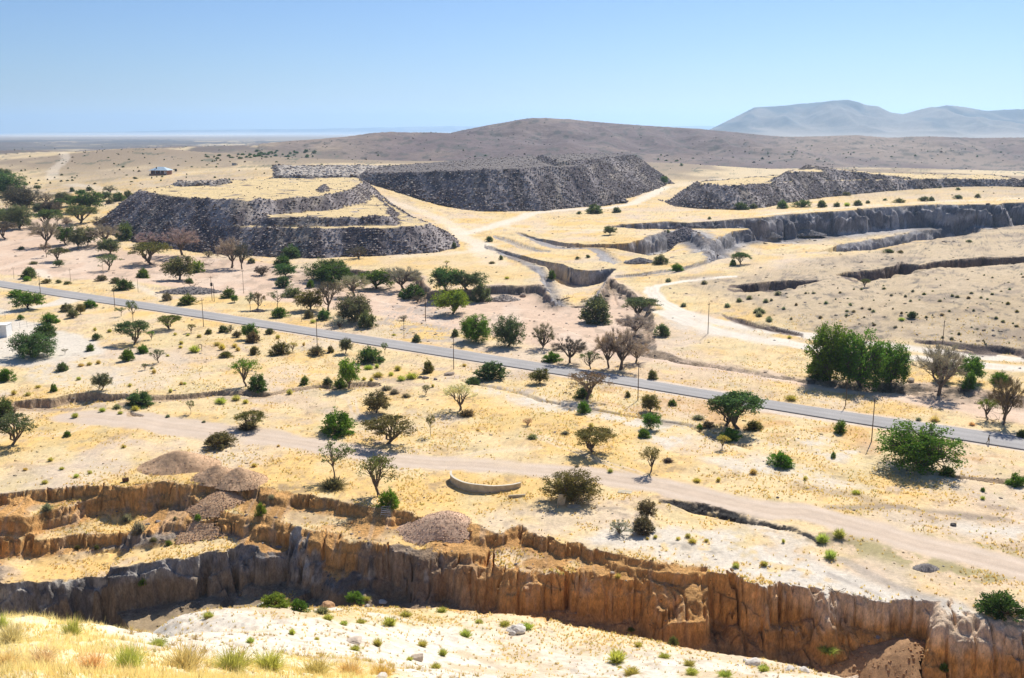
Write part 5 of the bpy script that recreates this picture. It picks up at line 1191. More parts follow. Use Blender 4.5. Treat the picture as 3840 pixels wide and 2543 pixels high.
4 1260 1093 114 44 low o|olive-yellow low bush on the slope above the pit wall
4 1480 1078 118 44 low s|grey-green low bush pair on the slope, left part
4 1545 1075 58 40 bush t|dark bush at the right end of the low pair
4 1780 1058 88 40 low t|dark low bush near the white track above the pit wall
4 1955 1048 68 38 low s|low bush right of the dark one near the white track
4 790 1028 94 34 low s|grey scrub at the foot of the two-tier dump
4 1780 980 44 28 ball t|tiny dark bush high on the bare slope, right
4 1620 962 36 20 ball s|tiny grey bush high on the bare slope, left
4 1165 1538 104 38 low s|grey-green bush on the brow of the stony slope
4 1270 1538 64 28 low o|olive tuft right of the bush on the brow
4 1880 1443 64 24 low s|low scrub on the brow towards the right edge
13 1240 298 185 158 shr G|large blue-grey ball shrub on the quarry bench, front of two
13 1130 196 124 94 shr G|blue-grey ball shrub behind the large one on the quarry bench
13 425 135 124 92 shr G|blue-grey ball shrub on the second quarry step at the left
13 1758 172 72 64 bush b|bright green tuft at the foot of the gravel tongue
13 1555 168 42 38 shr G|small grey tussock on the quarry bench
13 1280 872 72 66 bush b|bright green sapling at the foot of the grey pit wall
13 690 435 54 44 bush o|small dark bush on the lower quarry bench, left
13 860 438 54 42 bush o|small green bush on the lower quarry bench, right
13 1500 395 60 52 bush b|light green weed at the foot of the brown quarry step
13 1365 395 100 62 dry k|brown dry scrub at the foot of the brown quarry step
13 1850 1040 114 94 broom Y|yellow-green broom alone on the white near slope
13 2225 1262 90 84 broom Y|dull green broom on the white near slope, lower
14 170 940 310 165 bush b|big vivid green bush in the pit behind the white slope
14 385 980 175 130 bush g|darker green bush joined to the right of the vivid pit bush
14 880 912 180 105 bush b|vivid green bush at the foot of the brown wall
14 585 1005 175 58 shr G|grey-green low shrub on the lip behind the white slope
14 980 905 100 60 broom Y|yellow-green tuft right of the vivid bush at the brown wall
15 175 1145 134 94 broom Y|yellow-green broom beside the white boulders on the lip
15 980 1445 200 160 broom Y|large yellow-green broom on the white bank, centre bottom
15 1170 1296 84 74 broom Y|yellow-green broom above the large one on the white bank
15 1480 1282 94 94 bush o|dark green bush in the shadow at the foot of the wall
15 1100 1190 80 30 bush b|bright green tuft at the shaded foot of the wall
15 2280 1508 104 88 broom b|bright green broom on the lip right of the white stones
15 1000 1482 62 10 broom Y|tuft at the rim of the ledge above the brown wall
16 615 1520 205 95 broom Y|large yellow-green broom on the lip, bottom right
16 60 1514 114 84 broom Y|yellow-green broom left of the large lip broom
16 2160 1060 412 255 bush d|dark green bush on the white rim at the right edge
16 1655 1534 84 84 bush g|small bush deep in the gorge at the right
16 60 583 74 68 broom Y|yellow-green broom on white ground above the cut wall
15 2035 595 74 66 broom Y|yellow-green broom above the pale notch in the wall
11 990 1490 66 64 broom Y|small broom on the narrow ledge over the wall
'''
for ln in PLANTS.strip().split('\n'):
    a, lb = ln.split('|'); f = a.split()
    plant_px(int(f[0]), float(f[1]), float(f[2]), float(f[3]), float(f[4]), f[5], f[6], lb)
# tall grass and brooms right below the viewpoint
NEAR = '''
13 95 1270 330 250 tuft u|dry brown grass clump with long stalks at the left edge
13 645 1195 235 200 tuft Y|yellow-green grass clump on the brow of the near slope
13 1140 1500 360 300 tuft Y|large yellow-green clump in the near grass, centre of the left corner
13 370 1480 380 220 tuft u|dry orange-brown clump low in the left corner
13 820 1520 320 250 tuft u|dry brown clump between the two yellow-green ones
13 1640 1510 480 320 tuft u|wide dry brown clump right of the large yellow-green one
13 2060 1540 460 260 tuft Y|yellow-green clump in the near grass by the white slope
13 1400 1290 240 110 tuft Y|low yellow-green clump on the crest of the near grass
13 20 1130 150 160 tuft Y|yellow-green clump behind the dry one at the left edge
14 120 1520 400 230 tuft Y|yellow-green clump along the bottom edge, left of centre
14 520 1545 420 190 tuft w|golden clump along the bottom edge, third from the white slope
14 830 1545 360 180 tuft w|golden clump along the bottom edge, second from the white slope
14 1110 1560 320 150 tuft w|golden clump along the bottom edge, next to the white slope
13 60 1480 260 200 tuft u|dry stalky clump in the bottom left corner
'''
for ln in NEAR.strip().split('\n'):
    a, lb = ln.split('|'); f = a.split(); plant_px(int(f[0]), float(f[1]), float(f[2]), float(f[3]), float(f[4]), f[5], f[6], lb)
WB = [(14,320,1185,72,82),(14,540,1230,54,48),(14,1190,1112,150,122),(14,930,1085,114,62),(14,640,1055,120,82),(14,1860,1205,140,104),(14,1480,1295,114,92),(14,880,1325,114,82),(14,1660,1375,84,104),(14,1980,1085,100,60),(14,2210,1115,124,62),(14,1365,1415,74,54),(14,1600,1485,124,84),(14,780,1100,90,60),(14,1330,1030,130,80),(14,1650,990,120,70),(14,1080,1290,100,110),(15,1400,1395,124,74),(15,1620,1465,124,84),(15,1640,1545,144,84),(15,1940,1565,164,74),(15,1110,1545,184,94)]
for zn, a, b, w, h in WB: plant_px(zn, a, b, w, h, 'broom', 'Y', 'yellow-green broom tuft among many on the white slope before the gorge', 'broom tufts on the white near slope')
FB = [(5,1770,632,52,42),(5,1670,617,42,32),(5,1610,692,46,46),(5,1605,727,42,36),(5,1555,612,38,36),(5,1930,707,74,54),(5,1975,742,74,78),(5,2085,722,64,54),(5,2115,752,54,54),(5,875,867,54,48),(5,700,1010,50,45),(5,1515,1122,44,54),(5,1610,1052,44,44),(5,1155,1067,44,44),(5,795,880,60,44),(5,720,890,70,40),(5,340,1080,60,40),(5,250,1150,70,50),(5,125,1140,60,60),(5,1370,950,50,55),(5,1490,800,40,30),(5,1640,1050,40,34),(11,1690,618,82,58),(11,2190,548,84,74),(11,1880,610,50,60),(11,1320,1115,46,46),(11,1250,1125,36,34),(11,1775,1145,54,44),(11,1520,1130,46,44),(11,2280,1365,80,66),(11,2035,1365,74,68),(11,1610,1110,70,60),(11,1650,1160,80,64),(9,680,575,60,52),(9,800,540,50,44),(9,400,630,70,52),(9,225,512,52,38),(9,550,505,52,40),(9,1100,310,50,40),(9,450,430,60,52),(9,2260,480,60,52),(10,200,300,34,32),(10,1970,158,36,30),(6,1850,890,44,40)]
for zn, a, b, w, h in FB: plant_px(zn, a, b, w, h, 'broom', 'y', 'pale yellow-green tuft scattered in the straw field', 'pale tufts scattered in the straw fields')
# countable shrublets on the stony slope and on the far plains
rs = np.random.default_rng(77)
SLP = [(1700,1365),(1875,430),(1190,405),(1380,370),(1315,415),(1480,395),(1730,410),(1775,420),(1900,385),(2085,395),(2240,350),(1125,345),(925,350),(735,380),(345,490),(125,450),(235,525),(300,615),(825,485),(795,545),(1000,530),(1030,550),(855,550),(930,520),(1280,565),(1620,455),(1705,545),(2305,550),(2225,480),(2180,640),(1790,750),(1725,795),(1645,780),(1225,690),(1035,670),(790,585),(560,605),(500,385),(430,385),(610,475),(1360,455),(1500,600),(1640,580),(1920,540),(1985,425),(2300,680),(2120,610)]
for a, b in SLP[1:]: plant_px(8, a, b, rs.uniform(34, 52), rs.uniform(24, 34), 'shr', rs.choice(['G', 'G', 'k']), 'small grey shrublet among many on the stony slope', 'grey shrublets on the stony slope')
for zn, a, b in [(7,1570,360),(7,1960,365),(7,2065,318),(7,2215,415),(7,2330,480),(7,2240,440),(7,1435,140),(7,1755,160),(7,2155,295),(8,15,545),(8,15,590),(8,105,635),(8,45,560),(8,180,400),(8,75,465),(12,1640,560)][:15]:
    plant_px(zn, a, b, 74, 50, 'shr', 'G', 'blue-grey cushion shrub on the stony rise beside the haul road', 'cushion shrubs above the haul road')
for k in range(90):
    a, b = rs.uniform(-20, 2360), rs.uniform(150, 860)
    if b > 640 + 330 * a / 2368 or b < 330 - 130 * a / 2368: continue
    plant_px(8, a, b, rs.uniform(14, 34), rs.uniform(11, 22), 'shr', rs.choice(['G', 'G', 'k', 's']), 'small grey shrublet among many on the stony slope', 'grey shrublets on the stony slope')
for k in range(170):
    zn = int(rs.choice([1, 1, 1, 2, 3, 4])); a = rs.uniform(0, 2360)
    lo, hi = {1: (330, 690), 2: (330, 560), 3: (330, 520), 4: (560, 720)}[zn]; b = lo + (hi - lo) * rs.random() ** .8
    if zn == 3 and b < 430 and a < 2000: b += 60
    s = .35 + .65 * (b - lo) / (hi - lo)
    plant_px(zn, a, b, rs.uniform(14, 44) * s, rs.uniform(10, 24) * s, 'ball', rs.choice(['t', 's', 'd', 'x']), 'small dark bush among many dotted over the far plain', 'dark bushes dotted over the far plain')
for k in range(60):
    a, b = (rs.uniform(1800, 2368), rs.uniform(425, 465)) if k < 25 else (rs.uniform(0, 520), rs.uniform(398, 455))
    plant_px(1 if k < 25 else 2, a, b, rs.uniform(20, 50), rs.uniform(12, 22), 'ball', 't', 'dark tree in the green belt of a far dry valley', 'trees of the far green belt')

# ------------------------------------------------------------------ loose grass, stones: uncountable ground cover
def vis_pts(n, rng, zmax=None):
    """random spots on the ground, denser where the ground is near"""
    i = rng.integers(0, NC - 1, n); j = rng.integers(0, NR - 1, n); a, b = rng.random(n), rng.random(n)
    x = GX[i, j] * (1 - a) + GX[i + 1, j] * a; y = GY[i, j] * (1 - a) + GY[i + 1, j] * a; x = x + (GX[i, j + 1] - GX[i, j]) * b; y = y + (GY[i, j + 1] - GY[i, j]) * b
    return x, y, i, j
def grass_field(n=110000):
    rng = np.random.default_rng(5); x, y, i, j = vis_pts(n * 4, rng); d = np.hypot(x, y)
    gold = 1 - np.abs(C[i, j, 2] / C[i, j, 0] - .36) / .3
    p = (d > 14) * (d < 330) * (reg[i, j] == 0) * np.clip(gold, .08, 1) * (line_dist(x, y, RC, 8) > 5.2)
    clump = sst(-.2, .3, fbm(x / 6, y / 6, 3, 201) + .7 * fbm(x / 28, y / 28, 2, 203)); p = p * (.06 + .94 * clump)
    k = np.nonzero(rng.random(len(x)) < p)[0][:n]; x, y, d = x[k], y[k], d[k]; z = zat(x, y)
    N = len(x); B = 5; h = rng.uniform(.10, .36, N) * (1 + .3 * (d > 120)) * np.where(d < 60, .8, 1)
    th = rng.uniform(0, 6.28, (N, B)); r = rng.uniform(.1, .55, (N, B)) * h[:, None]; w = np.clip(d * .00035, .008, .05)[:, None] * np.ones((N, B)) * 1.6
    bx = x[:, None] + rng.normal(0, .10, (N, B)) * h[:, None] * 2; by = y[:, None] + rng.normal(0, .10, (N, B)) * h[:, None] * 2; ph = rng.uniform(0, 6.28, (N, B))
    hh = h[:, None] * rng.uniform(.6, 1.1, (N, B))
    V = np.stack([np.stack([bx - np.cos(ph) * w, by - np.sin(ph) * w, np.repeat(z[:, None] - .03, B, 1)], -1), np.stack([bx + np.cos(ph) * w, by + np.sin(ph) * w, np.repeat(z[:, None] - .03, B, 1)], -1), np.stack([bx + np.cos(th) * r, by + np.sin(th) * r, z[:, None] + hh], -1)], 2).reshape(-1, 3)
    t = rng.random(N)[:, None]; c = np.array((.72, .54, .26)) * (1 - t) + np.array((.74, .60, .36)) * t; g = rng.random(N) < .10; c[g] = (.46, .43, .17); g = rng.random(N) < .06; c[g] = (.36, .26, .15)
    c = np.repeat(c * rng.uniform(.8, 1.15, (N, 1)), 3 * B, axis=0)
    m = foliage_mat('dry_grass', .5)
    o = link('dry_grass', mesh_np('dry_grass', V, [np.arange(len(V)).reshape(-1, 3)], m, c)); o.color = (1, 1, 1, 1)
    tag(o, 'short dry yellow grass growing over the plains and banks', 'grass', kind='stuff')
grass_field()
def near_grass(n=16000):
    rng = np.random.default_rng(15); out = []
    az = rng.uniform(math.radians(-34), math.radians(2), n * 3); d = np.exp(rng.uniform(math.log(20), math.log(62), n * 3)); x, y = d * np.sin(az), d * np.cos(az)
    s, _ = poly_sdf(x, y, grs + [(8, 12), (-60, 12)], margin=6); ok = rng.random(len(x)) < sst(-2, 3, s + 2 * fbm(x / 4, y / 4, 2, 91)) * (.25 + .75 * sst(-.3, .3, fbm(x / 2.5, y / 2.5, 2, 92))); x, y, d = x[ok][:n], y[ok][:n], d[ok][:n]
    z = zat(x, y); N = len(x); B = 7; h = rng.uniform(.10, .34, N) * np.where(rng.random(N) < .12, 2.0, 1)
    th = rng.uniform(0, 6.28, (N, B)); r = rng.uniform(.1, .6, (N, B)) * h[:, None]; ph = rng.uniform(0, 6.28, (N, B)); w = np.full((N, B), .007)
    bx = x[:, None] + rng.normal(0, .08, (N, B)); by = y[:, None] + rng.normal(0, .08, (N, B)); hh = h[:, None] * rng.uniform(.5, 1.1, (N, B)); z = z[:, None] - .02 + 0 * bx
    V = np.stack([np.stack([bx - np.cos(ph) * w, by - np.sin(ph) * w, z], -1), np.stack([bx + np.cos(ph) * w, by + np.sin(ph) * w, z], -1), np.stack([bx + np.cos(th) * r, by + np.sin(th) * r, z + hh], -1)], 2).reshape(-1, 3)
    t = rng.random(N)[:, None]; c = np.array((.88, .77, .52)) * (1 - t) + np.array((.82, .67, .38)) * t; g = rng.random(N) < .06; c[g] = (.58, .55, .26)
    o = link('straw_grass', mesh_np('straw_grass', V, [np.arange(len(V)).reshape(-1, 3)], bpy.data.materials['dry_grass'], np.repeat(c, 3 * B, axis=0))); o.color = (1, 1, 1, 1)
    tag(o, 'knee-high straw grass covering the near slope at lower left', 'grass', kind='stuff')
near_grass()
def hill_tufts(n=900):
    """small brown dome tufts dotting the pale crust"""
    rng = np.random.default_rng(25); az = rng.uniform(-.5, .48, n * 6); d = rng.uniform(40, 120, n * 6); x, y = d * np.sin(az), d * np.cos(az); s, _ = poly_sdf(x, y, grs + [(8, 12), (-60, 12)], margin=6); b = base(x, y)
    ok = (b > 1.8) & (s < -.5) & (rng.random(len(x)) < .15 + .85 * sst(-.15, .3, fbm(x / 5, y / 5, 3, 301))); x, y, d = x[ok][:n], y[ok][:n], d[ok][:n]; z = zat(x, y); N, B = len(x), 22; h = rng.uniform(.18, .5, N)
    th = rng.uniform(0, 6.28, (N, B)); el = rng.uniform(.2, 1.5, (N, B)); ph = rng.uniform(0, 6.28, (N, B)); w = .022; L = h[:, None] * rng.uniform(.6, 1.1, (N, B)); bx = x[:, None] + rng.normal(0, .05, (N, B)); by = y[:, None] + rng.normal(0, .05, (N, B)); zz = z[:, None] - .03 + 0 * bx
    V = np.stack([np.stack([bx - np.cos(ph) * w, by - np.sin(ph) * w, zz], -1), np.stack([bx + np.cos(ph) * w, by + np.sin(ph) * w, zz], -1), np.stack([bx + np.cos(th) * np.cos(el) * L, by + np.sin(th) * np.cos(el) * L, zz + np.sin(el) * L], -1)], 2).reshape(-1, 3)
    t = rng.random((N, 1)); c = np.array((.46, .33, .18)) * (1 - t) + np.array((.52, .42, .20)) * t
    o = link('brown_tufts', mesh_np('brown_tufts', V, [np.arange(len(V)).reshape(-1, 3)], bpy.data.materials['dry_grass'], np.repeat(c, 3 * B, axis=0))); o.color = (1, 1, 1, 1); tag(o, 'small brown grass tufts peppering the pale near slope', 'grass', kind='stuff')
hill_tufts()
def stones(n=30000):
    rng = np.random.default_rng(8); x, y, i, j = vis_pts(n * 5, rng); d = np.hypot(x, y)
    rv = RIVK[i, j] > .5; wl = wall_any[i, j]; wh = (C[i, j, 2] > .45) & (d < 150)
    foot = np.zeros(len(x)); 
    p = (d > 30) * (d < 760) * (.05 + .30 * SLK[i, j] * sst(-.1, .3, n1[i, j] + n2[i, j]) + .35 * stn[i, j] + .10 * rv + .45 * (wl > .15) * (wl < .9) + .10 * wh) * (DIRTC[i, j] < .4) * (line_dist(x, y, RC, 8) > 6)
    k = np.nonzero(rng.random(len(x)) < p)[0][:n]; x, y, d, i, j = x[k], y[k], d[k], i[k], j[k]; z = zat(x, y)
    s = (.05 + .22 * rng.random(len(x)) ** 3) * np.where((wl[k] > .15) & (wl[k] < .9) & (rng.random(len(x)) < .3), 1.9, 1) * np.clip(d / 130, .6, 4.0); t = rng.random((len(x), 1)); base_c = C[i, j]
    c = base_c * (.55 + .6 * t); g = rng.random(len(x)) < .25; c[g] = np.array((.20, .17, .15)) * (.7 + .8 * t[g])
    RV, RF, RC3 = scatter_rocks(np.column_stack([x, y, z]), s, rng, c)
    tag(link('loose_stones', mesh_np('loose_stones', RV, [RF], M_GRAVEL, RC3)), 'loose stones strewn over the river bed, banks and slopes', 'stones', kind='stuff')
stones()

def far_scrub(n=7000):
    """scrub dotting the far plains and hillsides"""
    rng = np.random.default_rng(91); x, y, i, j = vis_pts(n * 6, rng); d = np.hypot(x, y)
    p = (d > 800) * (d < 4200) * (.25 + .75 * sst(-.15, .25, fbm(x / 130, y / 130, 3, 401))) * np.clip(d / 2600, .25, 1.0)
    k = np.nonzero(rng.random(len(x)) < p)[0][:n]; x, y, d = x[k], y[k], d[k]; z = zat(x, y); s = rng.uniform(.6, 1.9, len(x)) ** 1.0 * np.clip(d / 2000, .5, 1.15)
    t = rng.random((len(x), 1)); c = np.array((.075, .085, .055)) * (1 - t) + np.array((.12, .11, .08)) * t
    V, F, CC = scatter_rocks(np.column_stack([x, y, z + s * .3]), s, rng, c)
    tag(link('far_scrub', mesh_np('far_scrub', V, [F], M_GRAVEL, CC)), 'dark scrub dotting the far plains and the hillsides', 'scrub', kind='stuff')
far_scrub()
# ------------------------------------------------------------------ built things
def boxes(specs):
    V, F = [], []; n = 0
    for (cx, cy, cz, sx, sy, sz, *r) in specs:
        a = r[0] if r else 0; c, s = math.cos(a), math.sin(a)
        for dz in (-1, 1):
            for dx, dy in ((-1, -1), (1, -1), (1, 1), (-1, 1)):
                x, y = dx * sx / 2, dy * sy / 2; V.append((cx + x * c - y * s, cy + x * s + y * c, cz + dz * sz / 2))
        F += [[n + q for q in f] for f in ((0, 3, 2, 1), (4, 5, 6, 7), (0, 1, 5, 4), (1, 2, 6, 5), (2, 3, 7, 6), (3, 0, 4, 7))]; n += 8
    return np.array(V), np.array(F)
def part(name, specs, mat, parent, bevel=0):
    V, F = boxes(specs); o = link(name, mesh_np(name, V, [F], mat), parent)
    if bevel:
        b = o.modifiers.new('bevel', 'BEVEL'); b.width = bevel; b.segments = 2
    return o
def thing(name, label, cat, loc, rz=0, group=None):
    o = bpy.data.objects.new(name, None); COL.objects.link(o); o.location = loc; o.rotation_euler = (0, 0, rz); o.empty_display_size = .3
    return tag(o, label, cat, group)
M_WOOD = plain_mat('weathered_pole_wood', (.13, .085, .05), .9, .3, 2); M_STEEL = plain_mat('galvanised_steel', (.35, .35, .35), .5, .1, 4, .6); M_GLASSI = plain_mat('brown_porcelain', (.12, .07, .05), .3, .1)
M_CONC = plain_mat('old_concrete', (.52, .45, .33), .95, .22, 1.2, bump=.3); M_DARK = plain_mat('dark_metal', (.05, .045, .045), .7, .2); M_WHITEP = plain_mat('white_plaster', (.78, .78, .76), .85, .04, 2); M_ROOF = plain_mat('pale_blue_metal_roof', (.48, .60, .68), .45, .06, .5)
M_BRICK = plain_mat('red_brown_walling', (.30, .165, .13), .9, .2, .8); M_WINDOW = plain_mat('dark_window', (.06, .07, .08), .3, .1)
road_dir = math.atan2(RC[-1][1] - RC[0][1], RC[-1][0] - RC[0][0])
def cylinder(r0, r1, z0, z1, n=8, x=0, y=0):
    V, F = [], []; tube(V, F, [(x, y, z0), (x, y, (z0 + z1) / 2), (x, y, z1)], [r0, (r0 + r1) / 2, r1], n)
    V = np.concatenate(V); F = F[0]; c = len(V); V = np.vstack([V, [(x, y, z1)]]); top = np.array([(c - 1 - n + i, c - 1 - n + (i + 1) % n, c - 0) for i in range(n)])
    top = np.array([(2 * n + i, 2 * n + (i + 1) % n, c) for i in range(n)])
    return V, [F, top]
def pole(zn, bx, by, ty, label, arm=True, dz=None, r=.10, group='power line poles along the valley'):
    x, y, z = hit(*Z(zn, (bx, by))[0]); m = (y * CP + (CH - z) * SP) / FPX / 2.368
    h = (by - ty) * m / math.cos(math.atan2(CH - z, math.hypot(x, y)))
    t = thing('utility_pole', label, 'pole', (x, y, z - .1), road_dir, group)
    V, F = cylinder(r * 1.15, r * .8, 0, h + .1); link('post', mesh_np('post', V, F, M_WOOD, smooth=True), t)
    if arm:
        part('crossarm', [(0, 0, h - .35, .10, 1.5, .11)], M_WOOD, t)
        for q in (-.65, 0, .65):
            V, F = cylinder(.05, .03, h - .295 if q else h + .1, h - .08 if q else h + .32, 6, 0, q); link('insulator', mesh_np('insulator', V, F, M_GLASSI, smooth=True), t)
    return t, h
pole(5, 630, 155, 20, 'slim pole on the far verge, between the grey-green bush and the sparse river acacia', r=.07)
pole(1, 918, 1500, 1328, 'slim pole in front of the very open pale acacia', r=.07)
pole(5, 125, 110, 5, 'slim pole nearest the left edge on the far verge', r=.06)
t_, h_ = pole(5, 363, 275, 78, 'stout dark pole with a notice box, beside the dense roadside tree at the left')
part('notice_box', [(0, -.12, h_ * .62, .4, .25, .5)], M_DARK, t_)
pole(5, 1022, 382, 162, 'tall pole on the near road edge, left of the tall thin tree')
pole(5, 1227, 222, 88, 'slim pole beyond the road beside the dark green bush', r=.07)
ta, ha = pole(5, 1884, 306, 88, 'taller left one of the twin poles carrying the transformer box')
V, F = cylinder(.42, .42, ha * .62, ha * .62 + 1.1, 12, 0, .1); tb = link('transformer', mesh_np('transformer', V, F, M_DARK, smooth=True), ta); part('bushing', [(0, .1, ha * .62 + 1.2, .08, .5, .2)], M_GLASSI, tb)
pole(5, 1903, 310, 150, 'shorter right one of the twin poles with the transformer', arm=False)
pole(5, 2164, 238, 30, 'pole on the river sand right of the bush beside the twin poles', r=.08)
pole(5, 1808, 536, 288, 'tall pole on the near road edge above the young olive tree')
pole(6, 544, 706, 425, 'tall dark pole rising from the grey-olive low bush')
pole(6, 405, 488, 345, 'thin short pole on the far verge near the crooked tree', r=.05, arm=False)
pole(6, 1506, 486, 222, 'thick dark pole in the stony river bed left of the bright green tree', r=.12)
pole(6, 1315, 641, 450, 'thin pole on the far verge in front of leafless scrub', r=.06, arm=False)
pole(6, 1756, 913, 620, 'tall pole left of the big dense dome bush')
pole(7, 1165, 1188, 852, 'tall pole with a long shadow right of the crooked old acacia')
pole(7, 1787, 597, 325, 'pole standing on the white haul road', r=.10)
pole(8, 783, 1376, 1145, 'pole in the tree shadow in front of the river grove', r=.10)
pole(12, 1014, 368, -4, 'tall pole between the small round bush and the huge thorn bush')
pole(8, 1647, 805, 622, 'pole on the stony slope above the bare twin-trunked tree')
pole(5, 388, 512, 405, 'short thin pole in front of the flat green bush on the white lot', r=.05, arm=False)

def fence_post(zn, bx, by, ty, label):
    x, y, z = hit(*Z(zn, (bx, by))[0]); m = (y * CP + (CH - z) * SP) / FPX / 2.368; h = (by - ty) * m * 1.05
    V, F = cylinder(.05, .05, -.1, h, 6); o = link('fence_post', mesh_np('fence_post', V, F, M_STEEL), None, (x, y, z)); return tag(o, label, 'fence post', 'steel fence posts round the white lot')
fence_post(5, 180, 845, 725, 'tall steel fence post in front of the largest thorn tree')
fence_post(5, 95, 882, 850, 'short fence post low at the left of the white lot')
fence_post(5, 48, 460, 420, 'fence post at the left edge above the white building')
fence_post(5, 40, 532, 500, 'bent fence post just behind the white building')
# wire fence behind the white building
pf = [hit(*Z(5, p)[0]) for p in ((40, 585), (110, 570), (178, 553), (242, 543), (305, 530))]
fe = thing('wire_fence', 'wire fence with steel posts behind the white building', 'fence', pf[0])
for i, p in enumerate(pf):
    V, F = cylinder(.045, .045, 0, 2.2, 6, p[0] - pf[0][0], p[1] - pf[0][1]); V[:, 2] += p[2] - pf[0][2]; link('post', mesh_np('post', V, F, M_STEEL), fe)
V, F = [], []
for hgt in (.5, 1.2, 2.0): tube(V, F, [(p[0] - pf[0][0], p[1] - pf[0][1], p[2] - pf[0][2] + hgt) for p in pf], [.018] * len(pf), 4)
link('wire', mesh_np('wire', np.concatenate(V), F, M_STEEL), fe)
# flat-roofed white building at the left edge
x, y, z = hit(*Z(5, (62, 628))[0]); wb = thing('white_building', 'flat-roofed white building cut by the left edge', 'building', (x, y, z), math.radians(4))
part('wall', [(-3.5, 2.0, 1.75, 7.0, 4.0, 3.9)], M_WHITEP, wb); part('roof', [(-3.5, 2.0, 3.78, 7.3, 4.3, .16)], M_WHITEP, wb); part('vent', [(-2.0, -.02, 3.2, .8, .08, .2)], M_DARK, wb); part('door', [(-4.6, -.02, 1.05, .95, .08, 2.1)], M_STEEL, wb)
# far house with hipped metal roof
x, y, z = hit(*Z(1, (1425, 608))[0]); m = y / FPX / 2.368; w = 165 * m; dpt = w * .62
hs = thing('farm_house', 'far red-brown house with a pale blue hipped metal roof', 'house', (x, y, z), math.radians(-8))
part('plinth', [(-w * .1, -dpt * .30, .2, w * .72, dpt * .5, 2.2)], M_BRICK, hs)
part('wall', [(0, dpt * .2, 2.2, w * .92, dpt * .9, 4.0)], M_BRICK, hs)
ov = .04 * w; x0, x1, y0, y1 = -w / 2 - ov, w / 2 + ov, -dpt * .42, dpt * .75; ze, zr_ = 4.25, 7.2
Vr = np.array([(x0, y0, ze), (x1, y0, ze), (x1, y1, ze), (x0, y1, ze), (-w * .16, (y0 + y1) / 2, zr_), (w * .16, (y0 + y1) / 2, zr_)])
rf = link('roof', mesh_np('roof', Vr, [np.array([(0, 1, 5, 4), (2, 3, 4, 5), (0, 3, 2, 1)]), np.array([(1, 2, 5), (3, 0, 4)])], M_ROOF), hs); part('chimney', [(-w * .16, y0 * .3, 6.2, .7, .7, 2.0)], M_DARK, rf)
for q in (-.36, -.18, .0, .18): part('window', [(w * q, -dpt * .262, 2.9, w * .09, .12, 1.6)], M_WINDOW, hs)
part('door', [(w * .34, -dpt * .262, 2.3, 1.2, .12, 2.4)], M_WHITEP, hs); part('veranda_post', [(-w * .46, y0 * .95, 2.1, .2, .2, 4.2), (-w * .15, y0 * .95, 2.1, .2, .2, 4.2), (w * .15, y0 * .95, 2.1, .2, .2, 4.2), (w * .46, y0 * .95, 2.1, .2, .2, 4.2)], M_WHITEP, hs)
x, y, z = hit(*Z(1, (1562, 576))[0]); sh = thing('outhouse', 'small dark outhouse right of the far house', 'outhouse', (x, y, z)); part('wall', [(0, 0, 1.1, 1.8, 1.8, 2.2)], M_DARK, sh); part('roof', [(0, 0, 2.28, 2.1, 2.1, .14)], M_DARK, sh); part('door', [(0, -.92, .95, .8, .05, 1.8)], M_WOOD, sh)
x, y, z = hit(*Z(1, (2080, 522))[0]); m = y / FPX / 2.368; r = 19 * m; tk = thing('water_tank', 'grey round water tank on the ridge right of the far house', 'water tank', (x, y, z))
V, F = cylinder(r, r, -.3, 20 * m, 20); link('tank_wall', mesh_np('tank_wall', V, F, M_STEEL), tk); V, F = cylinder(r * 1.06, r * 1.06, 20 * m, 20 * m + .3, 20); link('rim', mesh_np('rim', V, F, M_CONC), tk); V, F = cylinder(.35, .35, -.2, 17 * m, 8, r * 1.35, 0); link('standpipe', mesh_np('standpipe', V, F, M_DARK), tk)
# broken ring wall of an old reservoir
pts = [hit(*Z(10, p)[0]) for p in ((1733, 575), (1728, 610), (1765, 645), (1850, 682), (1930, 696), (2010, 702), (2100, 705), (2200, 690), (2280, 675), (2348, 655))]
pp = np.array(pts); t = np.linspace(0, 1, len(pp)); tt = np.linspace(0, 1, 60); arc = np.stack([np.interp(tt, t, pp[:, k]) for k in range(3)], -1)
for _ in range(8): arc[1:-1] = (arc[:-2] + 2 * arc[1:-1] + arc[2:]) / 4
tn = np.gradient(arc, axis=0)[:, :2]; tn /= np.linalg.norm(tn, axis=1, keepdims=True); nn = np.stack([-tn[:, 1], tn[:, 0]], -1); org = arc.mean(0); hw = 1.35 - .55 * sst(.45, 1.0, tt)
V = []; 
for off, top in ((-.14, 0), (-.14, 1), (.14, 1), (.14, 0)):
    V.append(np.column_stack([arc[:, :2] + nn * off - org[:2], arc[:, 2] - org[2] + (hw if top else -.4)]))
V = np.concatenate(V); n = 60; F = np.concatenate([np.stack([np.arange(n - 1) + a * n, np.arange(1, n) + a * n, np.arange(1, n) + b * n, np.arange(n - 1) + b * n], -1) for a, b in ((0, 1), (1, 2), (2, 3))])
F = np.vstack([F, [(0, n, 2 * n, 3 * n), (n - 1, 4 * n - 1, 3 * n - 1, 2 * n - 1)]])
rw = thing('ring_wall', 'curved piece of an old concrete reservoir wall lying in the yellow grass', 'wall', org); link('wall', mesh_np('wall', V, [F], M_CONC), rw)
V2 = []
for off, zz in ((-.20, .003), (-.20, .09), (.20, .09), (.20, .003)): V2.append(np.column_stack([arc[:, :2] + nn * off - org[:2], arc[:, 2] - org[2] + hw + zz]))
link('coping', mesh_np('coping', np.concatenate(V2), [np.vstack([F, np.stack([np.arange(n - 1) + 3 * n, np.arange(1, n) + 3 * n, np.arange(1, n), np.arange(n - 1)], -1)])], plain_mat('pale_coping', (.66, .60, .48), .9, .1, 2)), rw)
